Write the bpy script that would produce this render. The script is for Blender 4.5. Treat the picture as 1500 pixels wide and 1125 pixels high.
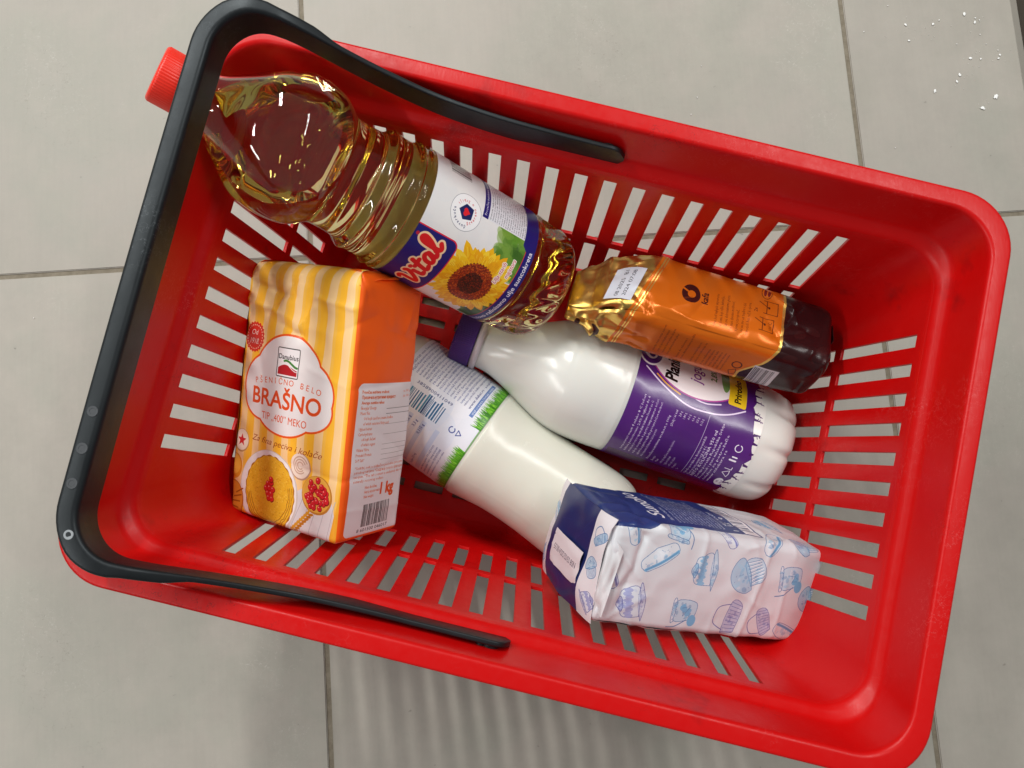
import bpy, bmesh, math, random
import numpy as np
from mathutils import Vector, Matrix

# ------------------------------------------------------------------ camera, world, lamps, exposure
for o in list(bpy.data.objects):
    bpy.data.objects.remove(o)
SC = bpy.context.scene
COL = SC.collection
R_ = math.radians

cam_d = bpy.data.cameras.new('camera')
cam = bpy.data.objects.new('camera', cam_d)
COL.objects.link(cam)
cam_d.sensor_fit = 'HORIZONTAL'
cam_d.sensor_width = 36.0
cam_d.lens = 36.0 * 1130.0 / 1500.0
cam_d.clip_start = 0.01
cam_d.clip_end = 50.0
cam.location = (0, 0, 0.60)
cam.rotation_euler = (R_(6.9), R_(-1.0), 0)
SC.camera = cam

W = bpy.data.worlds.new('World')
SC.world = W
W.use_nodes = True
W.node_tree.nodes['Background'].inputs[0].default_value = (0.95, 0.97, 1.0, 1)
W.node_tree.nodes['Background'].inputs[1].default_value = 0.20


def area_lamp(name, loc, aim, sx, sy, power, col, spin=0.0):
    d = bpy.data.lights.new(name, 'AREA')
    d.shape = 'RECTANGLE'
    d.size, d.size_y = sx, sy
    d.energy = power
    d.color = col
    o = bpy.data.objects.new(name, d)
    COL.objects.link(o)
    v = Vector(aim) - Vector(loc)
    o.matrix_world = Matrix.Translation(loc) @ v.to_track_quat('-Z', 'Y').to_matrix().to_4x4() @ Matrix.Rotation(spin, 4, 'Z')
    return o


# rows of ceiling tubes of the shop, 2.6 m up, running roughly up the picture
area_lamp('ceiling_tube', (-1.55, 1.30, 2.3), (-1.55, 1.30, 0), 0.10, 1.4, 40, (1.0, 0.985, 0.955), R_(6))
area_lamp('ceiling_tube', (-0.55, 1.95, 2.3), (-0.55, 1.95, 0), 0.08, 1.2, 50, (1.0, 0.985, 0.955), R_(6))
area_lamp('ceiling_tube', (-1.80, -0.75, 2.3), (-1.80, -0.75, 0), 0.12, 1.6, 26, (1.0, 0.985, 0.955), R_(6))
area_lamp('ceiling_tube', (1.15, 0.95, 2.3), (1.15, 0.95, 0), 0.10, 1.6, 27, (1.0, 0.985, 0.955), R_(6))

SC.view_settings.view_transform = 'Standard'
SC.view_settings.look = 'None'
SC.view_settings.exposure = -0.12
SC.view_settings.gamma = 1.0
SC.render.engine = 'CYCLES'
SC.cycles.use_denoising = True
SC.cycles.max_bounces = 18
SC.cycles.transmission_bounces = 16
SC.cycles.glossy_bounces = 6
SC.cycles.diffuse_bounces = 5
SC.cycles.sample_clamp_indirect = 40.0
SC.cycles.blur_glossy = 1.0

# ------------------------------------------------------------------ frame of the basket (metres; x along, y across, z up)
ANG = R_(-13.65)
EX = np.array([math.cos(ANG), math.sin(ANG), 0.0])
EY = np.array([-math.sin(ANG), math.cos(ANG), 0.0])
EZ = np.array([0, 0, 1.0])
ORG = EX * 0.0141 + EY * 0.0536
MB = np.stack([EX, EY, EZ], 1)          # basket -> world rotation
CAMP = np.array([0, 0, 0.60])


def bw(p):
    """basket coordinates (N,3) in metres -> world"""
    return np.asarray(p, float) @ MB.T + ORG


# ------------------------------------------------------------------ helpers
def srgb(*c):
    c = np.array(c, float) / 255.0
    return tuple(np.where(c <= 0.04045, c / 12.92, ((c + 0.055) / 1.055) ** 2.4)) + (1.0,)


def mesh_obj(name, verts, faces, mat=None, parent=None, uv=None, smooth=True, sharp=None):
    me = bpy.data.meshes.new(name)
    me.from_pydata([tuple(v) for v in verts], [], [tuple(f) for f in faces])
    if uv is not None:
        lay = me.uv_layers.new(name='print')
        li = np.empty(len(me.loops), dtype=np.int32)
        me.loops.foreach_get('vertex_index', li)
        u = np.asarray(uv, np.float32)
        lay.data.foreach_set('uv', (u[li] if len(u) == len(verts) else u).ravel())
    if smooth:
        me.polygons.foreach_set('use_smooth', [True] * len(me.polygons))
    if sharp:
        me.set_sharp_from_angle(angle=R_(sharp))
    if mat:
        me.materials.append(mat)
    o = bpy.data.objects.new(name, me)
    COL.objects.link(o)
    if parent is not None:
        o.parent = parent
        o.matrix_parent_inverse = parent.matrix_world.inverted()
    return o


def thing(name, label, cat, loc, group=None):
    o = bpy.data.objects.new(name, None)
    COL.objects.link(o)
    o.empty_display_size = 0.02
    o.matrix_world = Matrix.Translation(tuple(loc))
    o['label'] = label
    o['category'] = cat
    if group:
        o['group'] = group
    return o


def bake(o):
    """apply the modifiers of o to its mesh"""
    bpy.context.view_layer.update()
    dg = bpy.context.evaluated_depsgraph_get()
    me = bpy.data.meshes.new_from_object(o.evaluated_get(dg))
    o.modifiers.clear()
    o.data = me
    return o


def grid_faces(nr, nc, wrap=False):
    f = []
    for i in range(nr - 1):
        for j in range(nc if wrap else nc - 1):
            k = (j + 1) % nc
            f.append((i * nc + j, i * nc + k, (i + 1) * nc + k, (i + 1) * nc + j))
    return f


class Noise:
    """smooth value noise in 2-D, periodic in x when per is given"""
    def __init__(self, seed):
        self.g = np.random.RandomState(seed).rand(256, 256) * 2 - 1

    def __call__(self, x, y):
        xi, yi = np.floor(x).astype(int), np.floor(y).astype(int)
        fx, fy = x - xi, y - yi
        fx, fy = fx * fx * (3 - 2 * fx), fy * fy * (3 - 2 * fy)
        g = self.g
        a = g[yi % 256, xi % 256]; b = g[yi % 256, (xi + 1) % 256]
        c = g[(yi + 1) % 256, xi % 256]; d = g[(yi + 1) % 256, (xi + 1) % 256]
        return (a * (1 - fx) + b * fx) * (1 - fy) + (c * (1 - fx) + d * fx) * fy


# ------------------------------------------------------------------ materials
def nt(name):
    m = bpy.data.materials.new(name)
    m.use_nodes = True
    t = m.node_tree
    return m, t, t.nodes['Principled BSDF']


def setp(b, **k):
    for n, v in k.items():
        b.inputs[n.replace('_', ' ')].default_value = v


def add_noise(t, scale, detail=4.0, rough=0.6, coord='Object', stretch=None):
    tc = t.nodes.new('ShaderNodeTexCoord')
    n = t.nodes.new('ShaderNodeTexNoise')
    n.inputs['Scale'].default_value = scale
    n.inputs['Detail'].default_value = detail
    n.inputs['Roughness'].default_value = rough
    if stretch:
        mp = t.nodes.new('ShaderNodeMapping')
        mp.inputs['Scale'].default_value = stretch
        t.links.new(tc.outputs[coord], mp.inputs[0])
        t.links.new(mp.outputs[0], n.inputs['Vector'])
    else:
        t.links.new(tc.outputs[coord], n.inputs['Vector'])
    return n


def ramp(t, src, stops):
    r = t.nodes.new('ShaderNodeValToRGB')
    e = r.color_ramp.elements
    while len(e) < len(stops):
        e.new(0.5)
    for q, (p, c) in zip(e, stops):
        q.position = p
        q.color = c if len(c) == 4 else tuple(c) + (1,)
    t.links.new(src, r.inputs[0])
    return r


def bump(t, b, src, strength, dist):
    n = t.nodes.new('ShaderNodeBump')
    n.inputs['Strength'].default_value = strength
    n.inputs['Distance'].default_value = dist
    t.links.new(src, n.inputs['Height'])
    t.links.new(n.outputs[0], b.inputs['Normal'])
    return n


def g(v):
    return (v, v, v, 1)


def plastic(name, col, rough=0.4, wear=0.0, bumps=0.0, bscale=400, spec=0.5, sss=0.0):
    m, t, b = nt(name)
    setp(b, Base_Color=col, Roughness=rough)
    b.inputs['Specular IOR Level'].default_value = spec
    if sss:
        b.inputs['Subsurface Weight'].default_value = sss
        b.inputs['Subsurface Radius'].default_value = (0.004, 0.003, 0.0025)
        b.inputs['Subsurface Scale'].default_value = 1.0
    if wear:
        n = add_noise(t, 38, 6, 0.7)
        r = ramp(t, n.outputs[0], [(0.3, g(max(0.05, rough - wear))), (0.7, g(rough + wear))])
        t.links.new(r.outputs[0], b.inputs['Roughness'])
    if bumps:
        n2 = add_noise(t, bscale, 3, 0.6)
        bump(t, b, n2.outputs[0], bumps, 0.0004)
    return m


def wear_lines(t, base, col, scale, mscale, lo, hi, fac, width=0.006):
    """hair-thin curly scratches (contour lines of a noise) in worn patches, mixed over the base colour socket"""
    n = add_noise(t, scale, 3, 0.6)
    r = ramp(t, n.outputs[0], [(0.5 - width * 1.6, g(0)), (0.5, g(1)), (0.5 + width * 1.6, g(0))])
    mk = add_noise(t, mscale, 3, 0.6)
    rm = ramp(t, mk.outputs[0], [(lo, g(0)), (hi, g(1))])
    mu = t.nodes.new('ShaderNodeMath'); mu.operation = 'MULTIPLY'
    t.links.new(r.outputs[0], mu.inputs[0]); t.links.new(rm.outputs[0], mu.inputs[1])
    m2 = t.nodes.new('ShaderNodeMath'); m2.operation = 'MULTIPLY'; m2.inputs[1].default_value = fac
    t.links.new(mu.outputs[0], m2.inputs[0])
    mx = t.nodes.new('ShaderNodeMixRGB'); mx.inputs[2].default_value = col
    t.links.new(m2.outputs[0], mx.inputs[0]); t.links.new(base, mx.inputs[1])
    return mx.outputs[0]


# red basket plastic: scuffs in the gloss, dark smears, fine relief
def make_red():
    m, t, b = nt('red_basket_plastic')
    n = add_noise(t, 9, 5, 0.65)
    n2 = add_noise(t, 160, 5, 0.7)
    r = ramp(t, n.outputs[0], [(0.3, srgb(201, 9, 10)), (0.62, srgb(206, 11, 11)), (0.8, srgb(194, 9, 10))])
    sm = add_noise(t, 22, 4, 0.6)
    rs = ramp(t, sm.outputs[0], [(0.64, g(0)), (0.74, g(0.5))])
    mx = t.nodes.new('ShaderNodeMixRGB')
    mx.inputs[2].default_value = srgb(128, 14, 18)
    t.links.new(rs.outputs[0], mx.inputs[0])
    t.links.new(r.outputs[0], mx.inputs[1])
    w = wear_lines(t, mx.outputs[0], srgb(226, 120, 120), 210, 16, .55, .68, .40)
    w = wear_lines(t, w, srgb(214, 90, 90), 70, 9, .56, .70, .22, .003)
    w = wear_lines(t, w, srgb(90, 20, 20), 120, 12, .55, .66, .6)
    t.links.new(w, b.inputs['Base Color'])
    rr = ramp(t, n2.outputs[0], [(0.35, g(0.30)), (0.7, g(0.44))])
    t.links.new(rr.outputs[0], b.inputs['Roughness'])
    b.inputs['Specular IOR Level'].default_value = 0.28
    sc = add_noise(t, 900, 2, 0.5, stretch=(1, 0.25, 1))
    bump(t, b, sc.outputs[0], 0.10, 0.0004)
    return m


M_RED = make_red()
M_BLACK = plastic('black_handle_plastic', srgb(26, 29, 32), 0.44, 0.08, 0.08, 600)
M_BLACK.node_tree.nodes['Principled BSDF'].inputs['Specular Tint'].default_value = (0.80, 0.90, 0.95, 1)
_t = M_BLACK.node_tree
_rgb = _t.nodes.new('ShaderNodeRGB'); _rgb.outputs[0].default_value = srgb(18, 20, 22)
_w = wear_lines(_t, _rgb.outputs[0], srgb(120, 126, 130), 160, 14, .56, .68, .35)
_w = wear_lines(_t, _w, srgb(90, 96, 100), 300, 24, .60, .70, .35)
_t.links.new(_w, _t.nodes['Principled BSDF'].inputs['Base Color'])
M_MARK = plastic('handle_mould_mark_plastic', srgb(58, 62, 66), 0.45)
M_MARK2 = plastic('worn_mould_mark_plastic', srgb(150, 156, 160), 0.45)
M_CAPRED = plastic('orange_red_cap_plastic', srgb(242, 46, 26), 0.36, sss=0.1)
M_WHITEPL = plastic('white_bottle_plastic', srgb(222, 224, 218), 0.22, 0.05, 0.25, 55, sss=0.25)
M_CREAMPL = plastic('cream_bottle_plastic', srgb(223, 224, 211), 0.24, 0.05, 0.25, 55, sss=0.25)
M_PURPLECAP = plastic('purple_cap_plastic', srgb(84, 48, 140), 0.34, sss=0.05)
M_RING = plastic('pale_neck_ring_plastic', srgb(214, 208, 214), 0.35)


# ------------------------------------------------------------------ print: flat artwork drawn into an in-script canvas
class Canvas:
    """artwork in millimetres, y up; k pixels per mm"""
    def __init__(self, w, h, k, bg):
        self.w, self.h, self.k = w, h, k
        self.W, self.H = int(round(w * k)), int(round(h * k))
        self.a = np.empty((self.H, self.W, 4), np.float32)
        self.a[:] = (bg[0] / 255, bg[1] / 255, bg[2] / 255, 0.0)   # alpha = metal mask

    def _blend(self, x0, y0, mask, col, al=1.0, met=None):
        h, w = mask.shape
        s = self.a[y0:y0 + h, x0:x0 + w]
        m = (mask * al)[..., None].astype(np.float32)
        c = np.array(col[:3], np.float32) / 255
        s[..., :3] = s[..., :3] * (1 - m) + c * m
        if met is not None:
            s[..., 3:] = s[..., 3:] * (1 - m) + met * m

    def _box(self, x0, y0, x1, y1):
        k = self.k
        a = max(0, int(math.floor(x0 * k))); b = max(0, int(math.floor(y0 * k)))
        c = min(self.W, int(math.ceil(x1 * k)) + 1); d = min(self.H, int(math.ceil(y1 * k)) + 1)
        if c <= a or d <= b:
            return None
        X, Y = np.meshgrid((np.arange(a, c) + 0.5) / k, (np.arange(b, d) + 0.5) / k)
        return a, b, X, Y

    def rect(self, x0, y0, x1, y1, col, r=0.0, al=1.0, met=None):
        q = self._box(x0, y0, x1, y1)
        if q is None: return
        a, b, X, Y = q
        cx, cy = (x0 + x1) / 2, (y0 + y1) / 2
        dx = np.maximum(np.abs(X - cx) - ((x1 - x0) / 2 - r), 0); dy = np.maximum(np.abs(Y - cy) - ((y1 - y0) / 2 - r), 0)
        m = (dx * dx + dy * dy <= r * r) if r > 0 else ((dx <= 0) & (dy <= 0))
        self._blend(a, b, m.astype(np.float32), col, al, met)

    def ell(self, cx, cy, rx, ry, col, rot=0.0, al=1.0, a0=None, a1=None, scallop=0, sc=0.06, met=None):
        q = self._box(cx - max(rx, ry) * 1.1, cy - max(rx, ry) * 1.1, cx + max(rx, ry) * 1.1, cy + max(rx, ry) * 1.1)
        if q is None: return
        a, b, X, Y = q
        c, s = math.cos(rot), math.sin(rot)
        u = ((X - cx) * c + (Y - cy) * s) / rx; v = (-(X - cx) * s + (Y - cy) * c) / ry
        rr = np.sqrt(u * u + v * v); th = np.arctan2(v, u)
        lim = 1.0 + (sc * np.cos(scallop * th) if scallop else 0)
        m = rr <= lim
        if a0 is not None:
            m &= (th >= a0) & (th <= a1)
        self._blend(a, b, m.astype(np.float32), col, al, met)

    def poly(self, pts, col, al=1.0, met=None):
        p = np.asarray(pts, float)
        q = self._box(p[:, 0].min(), p[:, 1].min(), p[:, 0].max(), p[:, 1].max())
        if q is None: return
        a, b, X, Y = q
        ins = np.zeros(X.shape, bool)
        n = len(p)
        for i in range(n):
            x0, y0 = p[i]; x1, y1 = p[(i + 1) % n]
            if y0 == y1: continue
            ins ^= ((y0 > Y) != (y1 > Y)) & (X < (x1 - x0) * (Y - y0) / (y1 - y0) + x0)
        self._blend(a, b, ins.astype(np.float32), col, al, met)

    def line(self, pts, wd, col, al=1.0, met=None):
        p = np.asarray(pts, float); r = wd / 2
        q = self._box(p[:, 0].min() - r, p[:, 1].min() - r, p[:, 0].max() + r, p[:, 1].max() + r)
        if q is None: return
        a, b, X, Y = q
        m = np.zeros(X.shape, bool)
        for (x0, y0), (x1, y1) in zip(p[:-1], p[1:]):
            dx, dy = x1 - x0, y1 - y0
            L = dx * dx + dy * dy + 1e-12
            t = np.clip(((X - x0) * dx + (Y - y0) * dy) / L, 0, 1)
            m |= (X - x0 - t * dx) ** 2 + (Y - y0 - t * dy) ** 2 <= r * r
        self._blend(a, b, m.astype(np.float32), col, al, met)

    def tris(self, V, T, col, al=1.0, grow=0.0):
        """filled triangles (a glyph run) in mm"""
        k = self.k
        if not len(V): return
        x0, y0, x1, y1 = V[:, 0].min(), V[:, 1].min(), V[:, 0].max(), V[:, 1].max()
        q = self._box(x0 - grow - 1 / k, y0 - grow - 1 / k, x1 + grow + 1 / k, y1 + grow + 1 / k)
        if q is None: return
        a, b, X, Y = q
        m = np.zeros(X.shape, bool)
        P = V * k - np.array([a + 0.5, b + 0.5])
        H, Wd = m.shape
        for t in T:
            A, B, C = P[t[0]], P[t[1]], P[t[2]]
            xa = max(0, int(min(A[0], B[0], C[0]))); xb = min(Wd, int(max(A[0], B[0], C[0])) + 2)
            ya = max(0, int(min(A[1], B[1], C[1]))); yb = min(H, int(max(A[1], B[1], C[1])) + 2)
            if xb <= xa or yb <= ya: continue
            d = (B[0] - A[0]) * (C[1] - A[1]) - (C[0] - A[0]) * (B[1] - A[1])
            if abs(d) < 1e-9: continue
            xs = np.arange(xa, xb)[None, :]; ys = np.arange(ya, yb)[:, None]
            u = ((xs - A[0]) * (C[1] - A[1]) - (C[0] - A[0]) * (ys - A[1])) / d
            v = ((B[0] - A[0]) * (ys - A[1]) - (xs - A[0]) * (B[1] - A[1])) / d
            m[ya:yb, xa:xb] |= (u >= -1e-3) & (v >= -1e-3) & (u + v <= 1.001)
        f = m.astype(np.float32)
        gr = grow * k
        if gr > 0.15:
            n = int(math.ceil(gr))
            out = f.copy()
            for dy in range(-n, n + 1):
                for dx in range(-n, n + 1):
                    w = min(1.0, max(0.0, gr + 0.5 - math.hypot(dx, dy)))
                    if w > 0 and (dx or dy):
                        sh = np.zeros_like(f)
                        ys, yd = (slice(0, H - dy), slice(dy, H)) if dy >= 0 else (slice(-dy, H), slice(0, H + dy))
                        xs_, xd = (slice(0, Wd - dx), slice(dx, Wd)) if dx >= 0 else (slice(-dx, Wd), slice(0, Wd + dx))
                        sh[yd, xd] = f[ys, xs_] * w
                        out = np.maximum(out, sh)
            f = out
        self._blend(a, b, f, col, al)

    def text(self, s, x, y, size, col, align='l', bold=0.0, shear=0.0, rot=0.0, sx=1.0, space=1.0, res=2, al=1.0, width=None, bend=0.0):
        """baseline start/centre/end at x,y; size = cap height in mm; width fits the run"""
        V, T = glyphs(s, 0.0, shear, space, 5 if (size > 3 and res > 1) else res)
        if not len(V): return
        V = V * (size / 0.73)
        V[:, 0] *= sx
        w = V[:, 0].max() - V[:, 0].min()
        if width:
            V[:, 0] *= width / w; w = width
        V[:, 0] -= V[:, 0].min()
        if align == 'c': V[:, 0] -= w / 2
        if align == 'r': V[:, 0] -= w
        if bend:
            V[:, 1] += bend * (V[:, 0] / (w / 2)) ** 2
        c, sn = math.cos(rot), math.sin(rot)
        V = V @ np.array([[c, sn], [-sn, c]]) + (x, y)
        self.tris(V, T, col, al, max(0.0, bold) * size / 0.73)

    def barcode(self, x0, y0, x1, y1, col=(25, 20, 20), seed=1, vertical=False):
        rs = random.Random(seed)
        p = 0.0
        L = (y1 - y0) if vertical else (x1 - x0)
        while p < L:
            w = rs.choice((0.33, 0.33, 0.66, 0.99)) * L / 31
            if vertical: self.rect(x0, y0 + p, x1, min(y1, y0 + p + w), col)
            else: self.rect(x0 + p, y0, min(x1, x0 + p + w), y1, col)
            p += w + rs.choice((0.33, 0.33, 0.66, 0.99)) * L / 31

    def image(self, name):
        im = bpy.data.images.new(name, self.W, self.H, alpha=True)
        im.alpha_mode = 'CHANNEL_PACKED'
        im.pixels.foreach_set(np.clip(self.a, 0, 1).ravel())
        im.update()
        im.pack()
        return im


_gl = {}


def glyphs(s, bold, shear, space, res):
    key = (s, bold, shear, space, res)
    if key not in _gl:
        cu = bpy.data.curves.new('glyphs', 'FONT')
        cu.body = s
        cu.size = 1.0
        cu.offset = bold
        cu.shear = shear
        cu.space_character = space
        cu.resolution_u = res
        ob = bpy.data.objects.new('glyphs', cu)
        COL.objects.link(ob)
        bpy.context.view_layer.update()
        me = bpy.data.meshes.new_from_object(ob.evaluated_get(bpy.context.evaluated_depsgraph_get()))
        me.calc_loop_triangles()
        V = np.array([v.co[:2] for v in me.vertices], float).reshape(-1, 2)
        T = np.array([t.vertices[:] for t in me.loop_triangles], int).reshape(-1, 3)
        bpy.data.objects.remove(ob)
        bpy.data.curves.remove(cu)
        bpy.data.meshes.remove(me)
        _gl[key] = (V, T)
    V, T = _gl[key]
    return V.copy(), T


def print_mat(name, canvas, rough=0.5, spec=0.4, bumps=0.0, bscale=300, metal_col=None, coat=0.0, metal_rough=0.28, trans=0.0):
    m, t, b = nt(name)
    im = t.nodes.new('ShaderNodeTexImage')
    im.image = canvas.image(name + '_artwork')
    im.extension = 'EXTEND'
    uv = t.nodes.new('ShaderNodeUVMap')
    uv.uv_map = 'print'
    t.links.new(uv.outputs[0], im.inputs[0])
    t.links.new(im.outputs['Color'], b.inputs['Base Color'])
    b.inputs['Roughness'].default_value = rough
    b.inputs['Specular IOR Level'].default_value = spec
    b.inputs['Coat Weight'].default_value = coat
    b.inputs['Coat Roughness'].default_value = 0.12
    if metal_col is not None:
        t.links.new(im.outputs['Alpha'], b.inputs['Metallic'])
        mr = t.nodes.new('ShaderNodeMapRange')
        mr.inputs['To Min'].default_value = rough
        mr.inputs['To Max'].default_value = metal_rough
        t.links.new(im.outputs['Alpha'], mr.inputs['Value'])
        t.links.new(mr.outputs[0], b.inputs['Roughness'])
    if bumps:
        n = add_noise(t, bscale, 4, 0.6)
        bump(t, b, n.outputs[0], bumps, 0.0006)
    return m

# ------------------------------------------------------------------ floor: real tiles over a grout bed
def make_tile_mat():
    m, t, b = nt('grey_porcelain_tile')
    info = t.nodes.new('ShaderNodeObjectInfo')
    n = add_noise(t, 5.5, 6, 0.62)
    r = ramp(t, n.outputs[0], [(0.30, srgb(164, 161, 150)), (0.48, srgb(172, 167, 157)), (0.58, srgb(167, 165, 154)), (0.74, srgb(174, 169, 159))])
    n2 = add_noise(t, 26, 5, 0.7)
    r2 = ramp(t, n2.outputs[0], [(0.32, g(0.90)), (0.65, g(1.0))])
    mx = t.nodes.new('ShaderNodeMixRGB'); mx.blend_type = 'MULTIPLY'; mx.inputs[0].default_value = 1
    t.links.new(r.outputs[0], mx.inputs[1]); t.links.new(r2.outputs[0], mx.inputs[2])
    # faint streaks and small dark specks of dirt
    st = add_noise(t, 60, 4, 0.6, stretch=(6, 0.35, 1))
    r3 = ramp(t, st.outputs[0], [(0.30, g(0.975)), (0.6, g(1.0))])
    mx2 = t.nodes.new('ShaderNodeMixRGB'); mx2.blend_type = 'MULTIPLY'; mx2.inputs[0].default_value = 1
    t.links.new(mx.outputs[0], mx2.inputs[1]); t.links.new(r3.outputs[0], mx2.inputs[2])
    sp = add_noise(t, 105, 2, 0.5)
    r4 = ramp(t, sp.outputs[0], [(0.215, g(0.45)), (0.255, g(1.0))])
    mx3 = t.nodes.new('ShaderNodeMixRGB'); mx3.blend_type = 'MULTIPLY'; mx3.inputs[0].default_value = 0.8
    t.links.new(mx2.outputs[0], mx3.inputs[1]); t.links.new(r4.outputs[0], mx3.inputs[2])
    hs = t.nodes.new('ShaderNodeHueSaturation')
    mr = t.nodes.new('ShaderNodeMapRange')
    mr.inputs['To Min'].default_value = 0.96; mr.inputs['To Max'].default_value = 1.04
    t.links.new(info.outputs['Random'], mr.inputs['Value'])
    t.links.new(mr.outputs[0], hs.inputs['Value'])
    t.links.new(mx3.outputs[0], hs.inputs['Color'])
    w = wear_lines(t, hs.outputs[0], srgb(112, 106, 94), 60, 5, .56, .68, .55, .002)
    w = wear_lines(t, w, srgb(205, 202, 194), 90, 7, .54, .66, .5, .003)
    t.links.new(w, b.inputs['Base Color'])
    rr = ramp(t, n2.outputs[0], [(0.3, g(0.42)), (0.7, g(0.56))])
    t.links.new(rr.outputs[0], b.inputs['Roughness'])
    b.inputs['Specular IOR Level'].default_value = 0.35
    bump(t, b, st.outputs[0], 0.05, 0.0006)
    return m


def make_grout_mat():
    m, t, b = nt('brown_grey_grout')
    n = add_noise(t, 160, 5, 0.7)
    r = ramp(t, n.outputs[0], [(0.3, srgb(112, 104, 88)), (0.7, srgb(140, 132, 116))])
    t.links.new(r.outputs[0], b.inputs['Base Color'])
    setp(b, Roughness=0.85)
    bump(t, b, n.outputs[0], 0.4, 0.001)
    return m


M_TILE, M_GROUT = make_tile_mat(), make_grout_mat()
TA = R_(4.0)
TU = np.array([math.cos(TA), math.sin(TA)]); TV = np.array([-math.sin(TA), math.cos(TA)])


def tile_xy(u, v):
    return u * TU + v * TV


q = [tile_xy(u, v) for u, v in ((-2.2, -1.9), (2.2, -1.9), (2.2, 2.0), (-2.2, 2.0))]
floor_o = mesh_obj('floor', [(p[0], p[1], -0.0013) for p in q], [(0, 1, 2, 3)], M_GROUT, smooth=False)
floor_o['kind'] = 'structure'
floor_o['label'] = 'grey stone look porcelain tile floor with brown grout'
bm = bmesh.new()
S, J = 0.4505, 0.0038
bmesh.ops.create_cube(bm, size=1.0)
for v in bm.verts:
    v.co.x *= S - J; v.co.y *= S - J; v.co.z = v.co.z * 0.008 - 0.004
bmesh.ops.bevel(bm, geom=[e for e in bm.edges], offset=0.0007, segments=2, affect='EDGES')
tile_me = bpy.data.meshes.new('tile')
bm.to_mesh(tile_me); bm.free()
tile_me.materials.append(M_TILE)
for i in range(-3, 4):
    for j in range(-3, 4):
        c = tile_xy(-0.137 + S / 2 + i * S, 0.1835 - S / 2 + j * S)
        if abs(c[0]) > 1.5 or abs(c[1]) > 1.4: continue
        o = bpy.data.objects.new('tile', tile_me)
        COL.objects.link(o)
        o.parent = floor_o
        o.location = (c[0], c[1], 0)
        o.rotation_euler = (0, 0, TA)

# dark plinth that just enters the picture at the top right corner
m_pl = plastic('dark_plinth_paint', srgb(74, 68, 60), 0.6, 0.05)
bm = bmesh.new()
bmesh.ops.create_cube(bm, size=1.0)
bmesh.ops.bevel(bm, geom=bm.edges[:], offset=0.01, segments=2, affect='EDGES')
me = bpy.data.meshes.new('shelf_plinth'); bm.to_mesh(me); bm.free(); me.materials.append(m_pl)
pl = bpy.data.objects.new('shelf_plinth', me); COL.objects.link(pl)
c = tile_xy(0.4627 + 0.15, 0.45)
pl.location = (c[0], c[1], 0.0082); pl.rotation_euler = (0, 0, TA); pl.scale = (0.30, 0.9, 0.016)
pl['label'] = 'dark brown shelf plinth cut off at the top right corner'; pl['category'] = 'plinth'

# white crumbs on the tile at the upper right
def px_floor(u, v, z=0.0):
    d = np.array([(u - 750) / 1130.0, (562.5 - v) / 1130.0, -1.0])
    a, b_ = R_(6.9), R_(-1.0)
    X = np.array([[1, 0, 0], [0, math.cos(a), -math.sin(a)], [0, math.sin(a), math.cos(a)]])
    Y = np.array([[math.cos(b_), 0, math.sin(b_)], [0, 1, 0], [-math.sin(b_), 0, math.cos(b_)]])
    d = Y @ X @ d
    return CAMP + d * (z - 0.6) / d[2]


rs = random.Random(5)
bm = bmesh.new()
dust = [(rs.gauss(a, 9), rs.gauss(b_, 8), rs.uniform(.1, .3)) for a, b_ in ((1425, 30), (1405, 112), (1460, 82), (1440, 155), (1330, 45), (1370, 40), (1425, 85)) for _ in range(9)]
for (u, v, r) in dust + [(1326, 37, 1.5), (1331, 60, 1.2), (1366, 36, 1.4), (1375, 30, .7), (1412, 21, 1.6), (1427, 33, 1.4), (1428, 27, .8), (1434, 30, .7),
                  (1435, 51, .6), (1401, 65, .5), (1444, 65, .5), (1421, 86, 1.6), (1436, 87, 1.0), (1464, 81, 1.2), (1462, 86, 1.2), (1461, 74, .5),
                  (1405, 110, 1.8), (1401, 120, 1.3), (1369, 134, 1.8), (1458, 142, 2.5), (1439, 159, 2.2), (1265, 47, .6), (1300, 9, .5), (1027, 97, .5), (1021, 143, .6), (1012, 168, .6), (1311, 217, .5), (50, 466, .6)]:
    c = px_floor(u, v)
    mat = Matrix.Translation((c[0], c[1], 0.0006 + r * 0.0001)) @ Matrix.Rotation(rs.random() * 6, 4, 'Z') @ Matrix.Diagonal((r * 0.0008, r * 0.00052, 0.0003, 1))
    res = bmesh.ops.create_icosphere(bm, subdivisions=2, radius=1.0, matrix=mat)
    for vv in res['verts']:
        vv.co += Vector((rs.uniform(-1, 1), rs.uniform(-1, 1), 0)) * 0.00026 * r
me = bpy.data.meshes.new('crumbs'); bm.to_mesh(me); bm.free()
me.materials.append(plastic('white_crumb', srgb(244, 246, 244), 0.7))
cr = bpy.data.objects.new('crumbs', me); COL.objects.link(cr)
cr['kind'] = 'stuff'; cr['label'] = 'tiny white crumbs scattered over the grey tile'; cr['category'] = 'crumbs'

# ------------------------------------------------------------------ the basket
BASK = thing('shopping_basket', 'red slotted plastic shopping basket with raised black handle on tile floor', 'basket', ORG)
XS = [(-8.5 + k) * 17.33 for k in range(18)]      # slot centres, long walls (mm)
YS = [(-4.5 + k) * 17.3 for k in range(10)]       # slot centres, end walls
SWD = 7.7


def straight_cols(cs):
    a = []
    for c in cs:
        a += [(c - SWD / 2, False), (c + SWD / 2, True)]
    return a                                         # position, and whether the strip ending here is a slot


LX = straight_cols(XS); LY = straight_cols(YS)
NCOR = 12


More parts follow.
